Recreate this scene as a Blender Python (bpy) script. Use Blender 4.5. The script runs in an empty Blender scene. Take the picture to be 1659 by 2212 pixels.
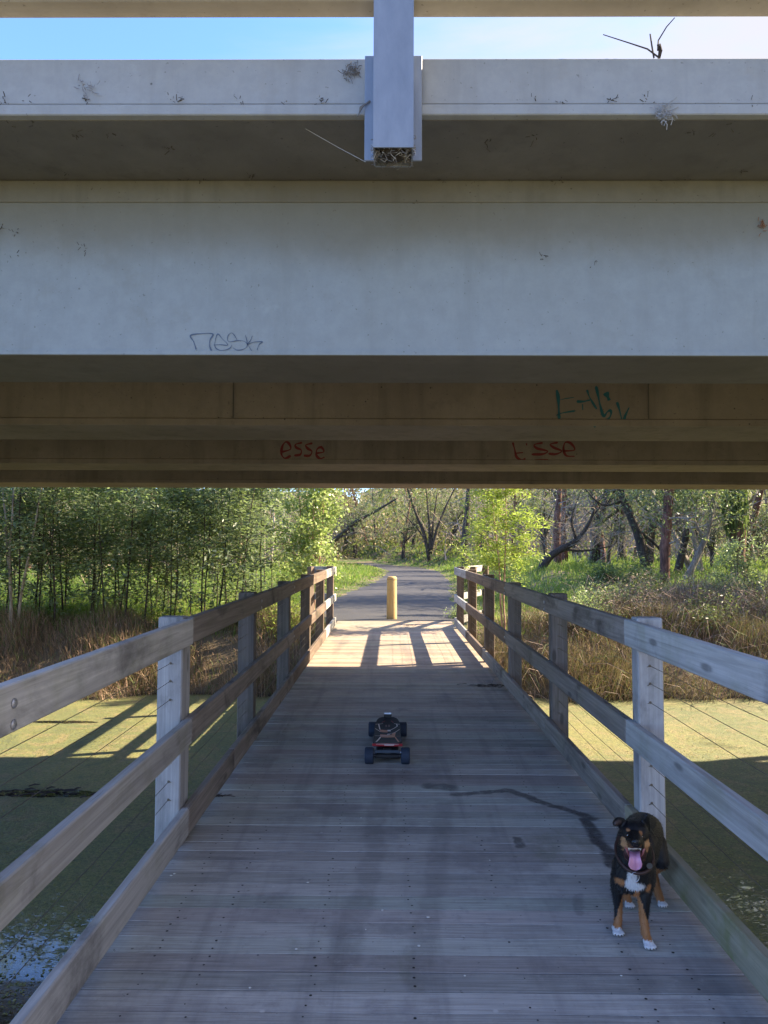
import bpy, bmesh, math, random
import numpy as np
from mathutils import Vector, Matrix, Euler
random.seed(7); rng = np.random.default_rng(7)
scene = bpy.context.scene
C = scene.collection

# ------------------------------------------------------------------ camera
CAM_F, CAM_P, CAM_Y, CAM_R = 721.5, 0.04919, 0.0081, 0.00402
cam_d = bpy.data.cameras.new('camera'); cam = bpy.data.objects.new('camera', cam_d); C.objects.link(cam)
_c, _s, _cp, _sp = math.cos(CAM_Y), math.sin(CAM_Y), math.cos(CAM_P), math.sin(CAM_P)
_R0 = Vector((_c, _s, 0)); _F = Vector((-_s*_cp, _c*_cp, _sp)); _U0 = Vector((_s*_sp, -_c*_sp, _cp))
_cr, _sr = math.cos(CAM_R), math.sin(CAM_R)
_R = _R0*_cr + _U0*_sr; _U = _U0*_cr - _R0*_sr
_m = Matrix((( _R.x, _U.x, -_F.x, 0), (_R.y, _U.y, -_F.y, 0), (_R.z, _U.z, -_F.z, 1.6), (0, 0, 0, 1)))
cam.matrix_world = _m
cam_d.sensor_fit = 'VERTICAL'; cam_d.sensor_height = 24; cam_d.lens = 24*CAM_F/1024
cam_d.clip_start = 0.05; cam_d.clip_end = 2000
scene.camera = cam

# ------------------------------------------------------------------ world, sun, exposure
SUN_EL, SUN_AZ = math.radians(34.5), math.radians(16)        # azimuth counted from +X towards +Y
sun_dir = Vector((math.cos(SUN_EL)*math.cos(SUN_AZ), math.cos(SUN_EL)*math.sin(SUN_AZ), math.sin(SUN_EL)))
world = bpy.data.worlds.new('World'); scene.world = world; world.use_nodes = True
wn = world.node_tree; wn.nodes.clear()
def wnode(t, **k):
    n = wn.nodes.new(t)
    for a, v in k.items(): setattr(n, a, v)
    return n
sky = wnode('ShaderNodeTexSky', sky_type='NISHITA', sun_disc=False, sun_elevation=SUN_EL,
            sun_rotation=math.pi/2-SUN_AZ, air_density=0.9, dust_density=0.25, ozone_density=3.0)
tc = wnode('ShaderNodeTexCoord'); mp = wnode('ShaderNodeMapping')
mp.inputs['Scale'].default_value = (1.0, 1.6, 3.2); mp.inputs['Location'].default_value = (0.35, 0.2, 0.4)
nz = wnode('ShaderNodeTexNoise'); nz.inputs['Scale'].default_value = 1.5; nz.inputs['Detail'].default_value = 9
nz.inputs['Roughness'].default_value = 0.55; nz.inputs['Distortion'].default_value = 0.5
sep = wnode('ShaderNodeSeparateXYZ')
addx = wnode('ShaderNodeMath', operation='MULTIPLY_ADD'); addx.inputs[1].default_value = 0.42
mr = wnode('ShaderNodeMapRange'); mr.inputs['From Min'].default_value = 0.36; mr.inputs['From Max'].default_value = 0.74
mr.interpolation_type = 'SMOOTHSTEP'
bg1 = wnode('ShaderNodeBackground'); bg1.inputs['Strength'].default_value = 0.15
bg2 = wnode('ShaderNodeBackground'); bg2.inputs['Color'].default_value = (0.90, 0.90, 1.0, 1); bg2.inputs['Strength'].default_value = 0.235
mx = wnode('ShaderNodeMixShader'); wo = wnode('ShaderNodeOutputWorld')
L = wn.links.new
L(tc.outputs['Generated'], mp.inputs['Vector']); L(mp.outputs[0], nz.inputs['Vector'])
L(tc.outputs['Generated'], sep.inputs[0]); L(sep.outputs['X'], addx.inputs[0]); L(nz.outputs['Fac'], addx.inputs[2])
L(addx.outputs[0], mr.inputs['Value']); L(mr.outputs[0], mx.inputs['Fac'])
tint = wnode('ShaderNodeMix', data_type='RGBA', blend_type='MULTIPLY'); tint.inputs['Factor'].default_value = 1; tint.inputs[7].default_value = (0.64, 0.75, 0.98, 1)
L(sky.outputs[0], tint.inputs[6]); L(tint.outputs[2], bg1.inputs['Color']); L(bg1.outputs[0], mx.inputs[1]); L(bg2.outputs[0], mx.inputs[2]); L(mx.outputs[0], wo.inputs[0])
sun_d = bpy.data.lights.new('sun', 'SUN'); sun_d.energy = 4.4; sun_d.angle = math.radians(0.5); sun_d.color = (1.0, 0.83, 0.60)
sun = bpy.data.objects.new('sun', sun_d); C.objects.link(sun)
sun.rotation_euler = sun_dir.to_track_quat('Z', 'Y').to_euler(); sun.location = (20, 5, 30)
scene.view_settings.view_transform = 'Standard'; scene.view_settings.look = 'None'
scene.view_settings.gamma = 1; scene.view_settings.use_curve_mapping = False
scene.view_settings.exposure = 2.1

# ------------------------------------------------------------------ helpers
_S = 1024/2212
def at(px, py, z=None, Y=None):
    """a point of the place, from where it shows on a 1659 x 2212 print and its known height z or distance Y"""
    u, v = px*_S-384, py*_S-512
    u, v = _cr*u+_sr*v, -_sr*u+_cr*v
    d = _R0*(u/CAM_F) + _F - _U0*(v/CAM_F)
    t = (z-1.6)/d.z if z is not None else Y/d.y
    return Vector((d.x*t, d.y*t, 1.6+d.z*t))
def X(px, Y): return at(px, 1186, Y=Y).x

class Geo:
    def __init__(s): s.v = []; s.q = []; s.t = []; s.n = 0; s.ng = []
    def addv(s, a):
        a = np.asarray(a, float).reshape(-1, 3); b = s.n; s.v.append(a); s.n += len(a); return b
    def quads(s, f): s.q.append(np.asarray(f, int).reshape(-1, 4))
    def tris(s, f): s.t.append(np.asarray(f, int).reshape(-1, 3))
    def box(s, lo, hi, ch=0.0, M=None):
        (x0, y0, z0), (x1, y1, z1) = lo, hi
        if ch <= 0:
            p = np.array([[x0,y0,z0],[x1,y0,z0],[x1,y1,z0],[x0,y1,z0],[x0,y0,z1],[x1,y0,z1],[x1,y1,z1],[x0,y1,z1]], float)
            if M is not None: p = np.array([M @ Vector(a) for a in p])
            b = s.addv(p); s.quads(np.array([[0,3,2,1],[4,5,6,7],[0,1,5,4],[1,2,6,5],[2,3,7,6],[3,0,4,7]])+b); return
        c = min(ch, (x1-x0)/3, (y1-y0)/3, (z1-z0)/3)
        bm = bmesh.new(); bmesh.ops.create_cube(bm, size=1)
        for vv in bm.verts: vv.co = Vector((x0+(vv.co.x+.5)*(x1-x0), y0+(vv.co.y+.5)*(y1-y0), z0+(vv.co.z+.5)*(z1-z0)))
        bmesh.ops.bevel(bm, geom=list(bm.edges), offset=c, segments=1, affect='EDGES')
        bm.verts.index_update()
        p = np.array([(M @ vv.co) if M is not None else vv.co for vv in bm.verts])
        b = s.addv(p)
        for f in bm.faces:
            i = [vv.index+b for vv in f.verts]
            if len(i) == 4: s.quads([i])
            elif len(i) == 3: s.tris([i])
            else: s.ng.append(i)
        bm.free()
    def tube(s, pts, rad, n=6, cap=True):
        pts = [Vector(p) for p in pts]; m = len(pts)
        if not hasattr(rad, '__len__'): rad = [rad]*m
        rings = []; a = None
        for i, p in enumerate(pts):
            d = (pts[min(i+1, m-1)]-pts[max(i-1, 0)]).normalized()
            if d.length == 0: d = Vector((0, 0, 1))
            if a is None: a = d.orthogonal().normalized()
            a = (a-d*a.dot(d))
            a = a.normalized() if a.length > 1e-5 else d.orthogonal().normalized()
            bb = d.cross(a)
            for k in range(n):
                w = 2*math.pi*k/n; rings.append(p+(a*math.cos(w)+bb*math.sin(w))*rad[i])
        b = s.addv(np.array(rings))
        i = np.arange(m-1)[:, None]*n; k = np.arange(n)[None, :]; k2 = (k+1) % n
        s.quads(np.stack([i+k, i+k2, i+n+k2, i+n+k], -1).reshape(-1, 4)+b)
        if cap and n > 2: s.ng.append([b+q for q in range(n)][::-1]); s.ng.append([b+(m-1)*n+q for q in range(n)])
    def lathe(s, prof, n=20, M=None, close=False):
        """profile of (radius, height) turned about local z"""
        m = len(prof); p = []
        for r, h in prof:
            for k in range(n):
                w = 2*math.pi*k/n; v = Vector((r*math.cos(w), r*math.sin(w), h)); p.append(M @ v if M is not None else v)
        b = s.addv(np.array(p)); i = np.arange(m-1)[:, None]*n; k = np.arange(n)[None, :]; k2 = (k+1) % n
        s.quads(np.stack([i+k, i+k2, i+n+k2, i+n+k], -1).reshape(-1, 4)+b)
        if prof[0][0] > 1e-6: s.ng.append([b+q for q in range(n)][::-1])
        if prof[-1][0] > 1e-6: s.ng.append([b+(m-1)*n+q for q in range(n)])
    def leaves(s, P, D, Nn, ln, wd, fold=0.25, mid=0.45):
        """kite leaves: P base points, D direction, Nn normal (arrays)"""
        P = np.asarray(P, float); D = D/np.maximum(np.linalg.norm(D, axis=1, keepdims=True), 1e-6)
        S = np.cross(D, Nn); S /= np.maximum(np.linalg.norm(S, axis=1, keepdims=True), 1e-6)
        U = np.cross(S, D)
        ln = np.broadcast_to(ln, (len(P),))[:, None]; wd = np.broadcast_to(wd, (len(P),))[:, None]
        a = P; c = P+D*ln-U*ln*0.12
        l = P+D*ln*mid+S*wd*.5-U*wd*fold; r = P+D*ln*mid-S*wd*.5-U*wd*fold
        v = np.stack([a, l, c, r], 1).reshape(-1, 3); b = s.addv(v)
        i = np.arange(len(P))[:, None]*4
        s.tris(np.concatenate([i+np.array([[0, 2, 1]]), i+np.array([[0, 3, 2]])])+b)
    def blades(s, P, H, W, lean, az, curve=0.5):
        """grass blades: five points each"""
        N = len(P); P = np.asarray(P, float)
        d = np.stack([np.cos(az), np.sin(az), np.zeros(N)], 1); side = np.stack([-np.sin(az), np.cos(az), np.zeros(N)], 1)
        fa = rng.uniform(0, 2*np.pi, N); side = np.stack([np.cos(fa), np.sin(fa), np.zeros(N)], 1)
        up = np.array([[0, 0, 1.]]); H = H[:, None]; W = W[:, None]; lean = lean[:, None]
        m = P+up*H*.55*(1-lean*.25)+d*H*lean*.35*curve
        t = P+up*H*(1-lean*.55)+d*H*lean*.95
        v = np.stack([P-side*W*.5, P+side*W*.5, m+side*W*.42, m-side*W*.42, t], 1).reshape(-1, 3)
        b = s.addv(v); i = np.arange(N)[:, None]*5
        s.quads(i+np.array([[0, 1, 2, 3]])+b); s.tris(i+np.array([[3, 2, 4]])+b)
    def mesh(s, name, smooth=False):
        me = bpy.data.meshes.new(name)
        v = np.concatenate(s.v); q = np.concatenate(s.q) if s.q else np.zeros((0, 4), int)
        t = np.concatenate(s.t) if s.t else np.zeros((0, 3), int)
        ngl = [len(f) for f in s.ng]
        loops = np.concatenate([q.ravel(), t.ravel()]+[np.array(f, int) for f in s.ng]).astype(np.int32)
        tot = np.concatenate([np.full(len(q), 4), np.full(len(t), 3), np.array(ngl, int)]).astype(np.int32)
        start = np.concatenate([[0], np.cumsum(tot)[:-1]]).astype(np.int32)
        me.vertices.add(len(v)); me.vertices.foreach_set('co', v.astype(np.float32).ravel())
        me.loops.add(len(loops)); me.loops.foreach_set('vertex_index', loops)
        me.polygons.add(len(tot)); me.polygons.foreach_set('loop_start', start)
        try: me.polygons.foreach_set('loop_total', tot)
        except Exception: pass
        me.update(calc_edges=True); me.validate()
        me.polygons.foreach_set('use_smooth', np.full(len(me.polygons), bool(smooth)))
        return me

def obj(name, geo, mat, parent=None, loc=None, rot=None, smooth=False, label=None):
    me = geo.mesh(name, smooth) if isinstance(geo, Geo) else geo
    o = bpy.data.objects.new(name, me); C.objects.link(o)
    if mat is not None and not me.materials: me.materials.append(mat)
    if parent is not None: o.parent = parent
    if loc is not None: o.location = loc
    if rot is not None: o.rotation_euler = rot
    if label: o['label'] = label
    return o
def tag(o, label, cat, group=None):
    o['label'] = label; o['category'] = cat
    if group: o['group'] = group
    return o
def thing(name, label, cat, loc=(0, 0, 0), rotz=0, group=None):
    o = bpy.data.objects.new(name, None); C.objects.link(o); o.empty_display_size = .1
    o.location = loc; o.rotation_euler = (0, 0, rotz)
    return tag(o, label, cat, group)
def struct(o): o['kind'] = 'structure'; return o
def stuff(o, label=None, cat=None):
    o['kind'] = 'stuff'
    if label: o['label'] = label
    if cat: o['category'] = cat
    return o
def copy_thing(root, kids, loc, rotz, scale, label, group=None):
    r = root.copy(); C.objects.link(r); r.location = loc; r.rotation_euler = (0, 0, rotz); r.scale = scale
    r['label'] = label
    if group: r['group'] = group
    for k in kids:
        c = k.copy(); C.objects.link(c); c.parent = r
    return r

# ------------------------------------------------------------------ materials
class Mat:
    def __init__(s, name):
        s.m = bpy.data.materials.new(name); s.m.use_nodes = True; s.t = s.m.node_tree; s.t.nodes.clear()
        s.out = s.t.nodes.new('ShaderNodeOutputMaterial'); s.p = s.t.nodes.new('ShaderNodeBsdfPrincipled')
        s.t.links.new(s.p.outputs[0], s.out.inputs[0])
    def n(s, t, ins=None, **k):
        x = s.t.nodes.new(t)
        for a, v in k.items(): setattr(x, a, v)
        for a, v in (ins or {}).items(): s.set(x.inputs[a], v)
        return x
    def set(s, sock, v):
        if isinstance(v, bpy.types.NodeSocket): s.t.links.new(v, sock)
        elif hasattr(v, 'outputs'): s.t.links.new(v.outputs[0], sock)
        else:
            if sock.type == 'RGBA' and len(v) == 3: v = (*v, 1)
            sock.default_value = v
    def math(s, op, a, b=0.0, c=None, clamp=False):
        x = s.n('ShaderNodeMath', operation=op, use_clamp=clamp); s.set(x.inputs[0], a); s.set(x.inputs[1], b)
        if c is not None: s.set(x.inputs[2], c)
        return x.outputs[0]
    def mix(s, f, a, b, mode='MIX'):
        x = s.n('ShaderNodeMix', data_type='RGBA', blend_type=mode); s.set(x.inputs['Factor'], f)
        s.set(x.inputs[6], a); s.set(x.inputs[7], b); return x.outputs[2]
    def noise(s, vec, scale, detail=4, rough=.55, dist=0.0):
        return s.n('ShaderNodeTexNoise', {'Vector': vec, 'Scale': scale, 'Detail': detail, 'Roughness': rough, 'Distortion': dist}).outputs['Fac']
    def map(s, vec, scale=(1, 1, 1), loc=(0, 0, 0)):
        return s.n('ShaderNodeMapping', {'Vector': vec, 'Scale': scale, 'Location': loc}).outputs[0]
    def ramp(s, f, lo, hi, a=0.0, b=1.0):
        x = s.n('ShaderNodeMapRange', {'Value': f, 'From Min': lo, 'From Max': hi, 'To Min': a, 'To Max': b}, interpolation_type='SMOOTHSTEP'); return x.outputs[0]
    def bump(s, h, strength=.3, dist=.01):
        b = s.n('ShaderNodeBump', {'Height': h, 'Strength': strength, 'Distance': dist}); s.set(s.p.inputs['Normal'], b)
    def fin(s, color=None, rough=None, **k):
        if color is not None: s.set(s.p.inputs['Base Color'], color)
        if rough is not None: s.set(s.p.inputs['Roughness'], rough)
        for a, v in k.items(): s.set(s.p.inputs[a.replace('_', ' ')], v)
        return s.m
    def pos(s): return s.n('ShaderNodeNewGeometry').outputs['Position']
    def objc(s): return s.n('ShaderNodeTexCoord').outputs['Object']
    def orand(s): return s.n('ShaderNodeObjectInfo').outputs['Random']
    def irand(s): return s.n('ShaderNodeNewGeometry').outputs['Random Per Island']
def plain(name, col, rough=.6, metal=0.0, var=0.15, scale=30):
    m = Mat(name); f = m.noise(m.objc(), scale)
    c = m.mix(f, tuple(x*(1-var) for x in col), tuple(min(1, x*(1+var)) for x in col))
    return m.fin(c, rough, Metallic=metal)

def wood(name, axis, light, dark, grainy=1.0, green=0.0, stain=0.5, rvar=0.35, bump=.35):
    m = Mat(name); oc = m.objc(); r = m.orand()
    off = m.n('ShaderNodeCombineXYZ', {0: m.math('MULTIPLY', r, 37.0), 1: m.math('MULTIPLY', r, 91.0), 2: m.math('MULTIPLY', r, 53.0)})
    v = m.n('ShaderNodeVectorMath', operation='ADD'); m.set(v.inputs[0], oc); m.set(v.inputs[1], off.outputs[0]); v = v.outputs[0]
    sc = [26.0, 26.0, 26.0]; sc[axis] = 0.9
    sf = [120.0, 120.0, 120.0]; sf[axis] = 2.5
    g1 = m.noise(m.map(v, sc), 1.0, 6, .6, 1.2); g2 = m.noise(m.map(v, sf), 1.0, 5, .65)
    st = [3.0, 3.0, 3.0]; st[axis] = 1.4
    bl = m.noise(m.map(v, st), 1.0, 7, .65, .4)
    mid = tuple((a*.4+b*.6) for a, b in zip(light, dark))
    c = m.mix(m.ramp(g1, .32, .68), dark, light)
    c = m.mix(m.ramp(g2, .35, .62, 0, .55*grainy), c, mid)
    c = m.mix(m.ramp(bl, .50, .70, 0, stain), c, tuple(x*.28 for x in dark))
    kn = m.n('ShaderNodeTexVoronoi', {'Vector': m.map(v, tuple(2.2 if q == axis else 7.0 for q in range(3))), 'Scale': 1.0}); c = m.mix(m.ramp(kn.outputs['Distance'], .07, .17, .75, 0), c, tuple(x*.42 for x in dark))
    saw = [1.0, 1.0, 1.0]; saw[axis] = 30.0; c = m.mix(m.ramp(m.noise(m.map(v, saw), 1, 3, .6), .5, .75, 0, .22), c, mid)
    crack = m.ramp(g2, .66, .72, 0, .55*grainy)
    c = m.mix(crack, c, tuple(x*.25 for x in dark))
    if green:
        gn = m.noise(m.map(v, (4, 4, 4)), 1.0, 6, .6)
        c = m.mix(m.ramp(gn, .48, .68, 0, green), c, (.16, .17, .05))
    br = m.math('MULTIPLY_ADD', r, rvar, 1-rvar*.5)
    h = m.n('ShaderNodeHueSaturation', {'Value': br, 'Color': c})
    m.bump(m.math('ADD', m.math('MULTIPLY', g1, .6), m.math('MULTIPLY', g2, .6)), bump, .006)
    return m.fin(h.outputs[0], .78)

def foliage(name, a, b, tr=.40, rough=.55, var=.5, dry=None):
    m = Mat(name); r = m.irand(); f2 = m.noise(m.pos(), .55, 2)
    c = m.mix(r, a, b)
    hv = m.n('ShaderNodeHueSaturation', {'Value': m.math('MULTIPLY_ADD', f2, var*2, 1-var), 'Color': c}).outputs[0]
    if dry is not None: hv = m.mix(m.ramp(m.math('FRACT', m.math('MULTIPLY', r, 7.13)), .82, .9), hv, dry)
    m.fin(hv, rough)
    ts = m.n('ShaderNodeBsdfTranslucent', {'Color': m.mix(.35, hv, (.5, .7, .12))})
    ms = m.n('ShaderNodeMixShader', {'Fac': tr}); m.set(ms.inputs[1], m.p.outputs[0]); m.set(ms.inputs[2], ts.outputs[0])
    m.t.links.new(ms.outputs[0], m.out.inputs[0]); return m.m
def bark(name, a, b, scale=9):
    m = Mat(name); p = m.pos(); n1 = m.noise(m.map(p, (scale*2, scale*2, scale*.35)), 1, 6, .7); n2 = m.noise(p, 3, 3)
    c = m.mix(m.ramp(n1, .35, .65), a, b); c = m.mix(m.ramp(n2, .45, .7, 0, .5), c, tuple(x*.4 for x in a))
    m.bump(n1, .6, .02); return m.fin(c, .85)

def concrete(name, col, dirt, dirt_amt=.5, streak=.5, pits=True, topshade=None, rough=.8):
    m = Mat(name); p = m.pos()
    n1 = m.noise(p, 1.3, 8, .62); n2 = m.noise(p, 14, 6, .7); st = m.noise(m.map(p, (7, 7, .7)), 1, 6, .6)
    c = m.mix(m.ramp(n1, .38, .68, 0, dirt_amt), col, dirt)
    c = m.mix(m.ramp(st, .48, .72, 0, streak), c, tuple(x*.6 for x in dirt))
    c = m.mix(m.ramp(n2, .3, .7, 0, .45), c, tuple(x*.74 for x in col))
    n4 = m.noise(m.map(p, (1, 1, 1), (5, 2, 9)), 4.5, 8, .7); c = m.mix(m.ramp(n4, .56, .70, 0, .4), c, tuple(x*.9 for x in dirt)); c = m.mix(m.ramp(n4, .40, .30, 0, .3), c, tuple(min(1, x*1.18) for x in col))
    fl = m.noise(m.map(p, (26, 26, 1.1)), 1, 3, .5); c = m.mix(m.ramp(fl, .62, .72, 0, .25), c, tuple(x*.8 for x in col))
    sp = m.noise(p, 60, 2, .5); c = m.mix(m.ramp(sp, .70, .74, 0, .6), c, tuple(x*.45 for x in dirt))
    if pits:
        vo = m.n('ShaderNodeTexVoronoi', {'Vector': p, 'Scale': 8.5}); c = m.mix(m.ramp(vo.outputs['Distance'], .035, .07, .85, 0), c, (.03, .028, .025))
    if topshade:
        z = m.n('ShaderNodeSeparateXYZ', {0: p}).outputs['Z']
        wob = m.math('MULTIPLY_ADD', m.noise(m.map(p, (2.2, 2.2, .6)), 1, 5), .22, z)
        c = m.mix(m.ramp(wob, topshade[0], topshade[1], 0, .60), c, topshade[2])  # browner towards the top: shade under the slab put into the colour
    m.bump(m.math('ADD', n2, m.math('MULTIPLY', sp, .4)), .22, .006)
    return m.fin(c, rough)
# ------------------------------------------------------------------ the lie of the land
WATER = -1.10
def sstep(a, b, x):
    t = np.clip((x-a)/(b-a), 0, 1); return t*t*(3-2*t)
def path_c(y): return np.interp(y, [15, 22, 27, 34, 50, 60, 66, 74], [0.05, 0.05, .45, 1.1, 1.7, .6, -3.5, -9])
def path_w(y): return np.interp(y, [15, 18, 24, 45, 70], [1.35, 1.85, 1.85, 1.7, 1.7])
def wob(x, y): return .5*np.sin(x*1.3+y*.7)+.3*np.sin(x*2.9-y*1.9+1)+.2*np.sin(x*5.3+y*4.1)
def ground_h(x, y):
    x = np.asarray(x, float); y = np.asarray(y, float)
    e = 12.6+.35*wob(x, 0*y)
    bank = WATER-.5+(.5-WATER+.0)*sstep(e-.9, e+2.9, y)
    near = WATER-.5+(.5-WATER)*sstep(9.5, 7.0, y+15.5+.3*wob(x, 0*y))
    z = np.where(y > 3, bank, near)
    z += sstep(3.0, 5.5, x-path_c(y))*(.25*sstep(14, 18, y)+.55*sstep(17, 28, y))
    z += 1.1*sstep(58, 78, y)+1.5*sstep(78, 140, y)+15*sstep(108, 185, y)
    away = np.minimum(1, np.abs(x-path_c(y))/4)
    z += .07*wob(x*.8, y*.8)*away*(y > 12)
    onp = sstep(path_w(y)+.9, path_w(y)+.1, np.abs(x-path_c(y)))*(y > 15)
    z = z*(1-onp)+onp*(1.1*sstep(58, 78, y)-.035)
    return z
def grid(xs, ys, hf):
    A, B = np.meshgrid(xs, ys); Z = hf(A, B); g = Geo()
    b = g.addv(np.stack([A, B, Z], -1).reshape(-1, 3)); nx = len(xs)
    i = (np.arange(len(ys)-1)[:, None]*nx+np.arange(nx-1)[None, :]).ravel()
    g.quads(np.stack([i, i+1, i+nx+1, i+nx], 1)+b); return g
xs = np.unique(np.concatenate([np.arange(-20, 20.01, .4), np.linspace(-60, -20, 25), np.linspace(20, 60, 25), np.linspace(-700, -60, 14), np.linspace(60, 700, 14)]))
ys = np.unique(np.concatenate([np.arange(-14, -4, .5), np.arange(10, 32, .3), np.arange(32, 90, 1.0), np.linspace(90, 160, 12), np.linspace(160, 900, 10), np.linspace(-500, -14, 12), np.array([0, 5])]))
gm = Mat('soil_and_turf'); P = gm.pos()
a1 = gm.noise(P, .8, 6, .6); a2 = gm.noise(P, 7, 6, .7)
zc = gm.n('ShaderNodeSeparateXYZ', {0: P})
turf = gm.mix(a2, (.05, .085, .018), (.10, .15, .03)); soil = gm.mix(a2, (.10, .075, .045), (.24, .185, .11))
c = gm.mix(gm.ramp(a1, .42, .58), turf, soil)
c = gm.mix(gm.ramp(gm.math('MULTIPLY_ADD', a1, .4, zc.outputs['Z']), -.1, .25), (.12, .09, .055), c)
c = gm.mix(gm.ramp(zc.outputs['Z'], WATER-.02, WATER+.08), (.02, .018, .012), c)
gm.bump(a2, .6, .05)
struct(obj('ground', grid(xs, ys, ground_h), gm.fin(c, .95), smooth=True))

# water under duckweed
wm = Mat('duckweed_water'); P = wm.pos(); s = wm.n('ShaderNodeSeparateXYZ', {0: P})
big = wm.noise(P, .35, 4, .6); mid = wm.noise(P, 1.6, 7, .72, 2.2); fine = wm.noise(P, 34, 4, .75); vf = wm.noise(P, 95, 2, .6)
weed = wm.mix(wm.ramp(big, .35, .65), (.26, .25, .055), (.15, .175, .042))
weed = wm.mix(wm.ramp(mid, .47, .62, 0, .6), weed, (.33, .24, .10)); weed = wm.mix(wm.ramp(mid, .44, .34, 0, .65), weed, (.10, .125, .035))
weed = wm.mix(wm.ramp(fine, .36, .60), wm.mix(.55, weed, (.03, .035, .012)), weed)
weed = wm.mix(wm.ramp(vf, .35, .65, .35, 0), weed, (.035, .04, .012))
# open water: two shores of broken cover near the bridge, and a thin dark tear on the left
def blob(cx, cy, rx, ry):
    dx = wm.math('DIVIDE', wm.math('SUBTRACT', s.outputs['X'], cx), rx); dy = wm.math('DIVIDE', wm.math('SUBTRACT', s.outputs['Y'], cy), ry)
    return wm.math('SUBTRACT', 1.0, wm.math('SQRT', wm.math('ADD', wm.math('MULTIPLY', dx, dx), wm.math('MULTIPLY', dy, dy))), clamp=True)
bl = wm.math('MAXIMUM', blob(-2.6, 4.3, 2.4, 2.1), wm.math('MULTIPLY', blob(2.75, 5.7, .95, 1.5), .62))
tear = wm.math('MAXIMUM', blob(-3.75, 8.0, .95, .17), blob(-5.0, 11.2, .7, .12))
thr = wm.math('ADD', wm.math('MULTIPLY', bl, .36), wm.math('MULTIPLY', tear, .9))
pat = wm.math('ADD', wm.math('MULTIPLY', wm.noise(wm.map(P, (1, 2.2, 1)), 13, 5, .78, .8), .7), wm.math('MULTIPLY', wm.noise(P, 4, 4, .7), .3))
openw = wm.ramp(wm.math('ADD', pat, thr), .70, .74)
col = wm.mix(openw, weed, (.012, .014, .010))
wm.bump(wm.math('ADD', wm.math('MULTIPLY', wm.math('ADD', fine, wm.math('MULTIPLY', vf, .6)), wm.math('SUBTRACT', 1.0, wm.math('MULTIPLY', openw, .94))), wm.math('MULTIPLY', wm.noise(P, 5, 2), .12)), .6, .02)
wm.p.inputs['Specular IOR Level'].default_value = 1.0; wm.set(wm.p.inputs['Coat Weight'], openw); wm.p.inputs['Coat Roughness'].default_value = .03
rough = wm.math('MULTIPLY_ADD', openw, -.77, .82)
wm.fin(col, rough)
g = grid(np.linspace(-300, 300, 7), np.array([-9, 0, 5, 10, 15.5]), lambda a, b: 0*a+WATER)
struct(obj('pond_water', g, wm.m))
# duckweed leaflets standing proud on the water near the bridge
N = 26000
yy = 3.2+9.2*rng.random(N)**1.2; xx = (rng.random(N)*2-1)*(yy*.58+.8)
k = (np.abs(xx-.1) > 1.25) & (yy < 12.5); xx, yy = xx[k], yy[k]
g = Geo(); n = len(xx)
az = rng.uniform(0, 6.28, n); D = np.stack([np.cos(az), np.sin(az), rng.uniform(-.1, .5, n)], 1)
g.leaves(np.stack([xx, yy, np.full(n, WATER+.004)], 1), D, np.tile([0, 0, 1.], (n, 1)), rng.uniform(.012, .032, n), rng.uniform(.01, .022, n), fold=.1)
stuff(obj('duckweed', g, foliage('duckweed_leaf', (.10, .115, .025), (.30, .26, .07), .1, .6, .3)), 'small green and tan duckweed leaves floating on the dark water', 'duckweed')

# asphalt path
ys_p = np.concatenate([np.arange(15.9, 40, .5), np.arange(40, 64.5, 1.0)])
g = Geo(); rows = []
for y in ys_p:
    c0, w = float(path_c(y)), float(path_w(y)); z = 1.1*float(sstep(58, 78, y))
    dx = float(path_c(y+.5)-path_c(y-.5)); nrm = Vector((1, -dx, 0)).normalized()
    jl = .09*math.sin(y*2.1)+.06*math.sin(y*5.3); jr = .09*math.sin(y*1.7+2)+.06*math.sin(y*4.7)
    for k in np.linspace(-1, 1, 9):
        off = k*w+(jl if k == -1 else jr if k == 1 else 0)
        rows.append((c0+nrm.x*off, y+nrm.y*off, z+.0-.028*k*k-.004))
b = g.addv(np.array(rows)); nx = 9
i = (np.arange(len(ys_p)-1)[:, None]*nx+np.arange(nx-1)[None, :]).ravel()
g.quads(np.stack([i, i+1, i+nx+1, i+nx], 1)+b)
am = Mat('asphalt'); P = am.pos(); n1 = am.noise(P, 45, 4, .8); n2 = am.noise(P, .9, 5, .6)
c = am.mix(am.ramp(n1, .3, .7), (.030, .030, .035), (.075, .074, .078)); c = am.mix(am.ramp(n2, .55, .75, 0, .4), c, (.11, .10, .085))
am.bump(n1, .5, .01)
struct(obj('path', g, am.fin(c, .85)))

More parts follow.
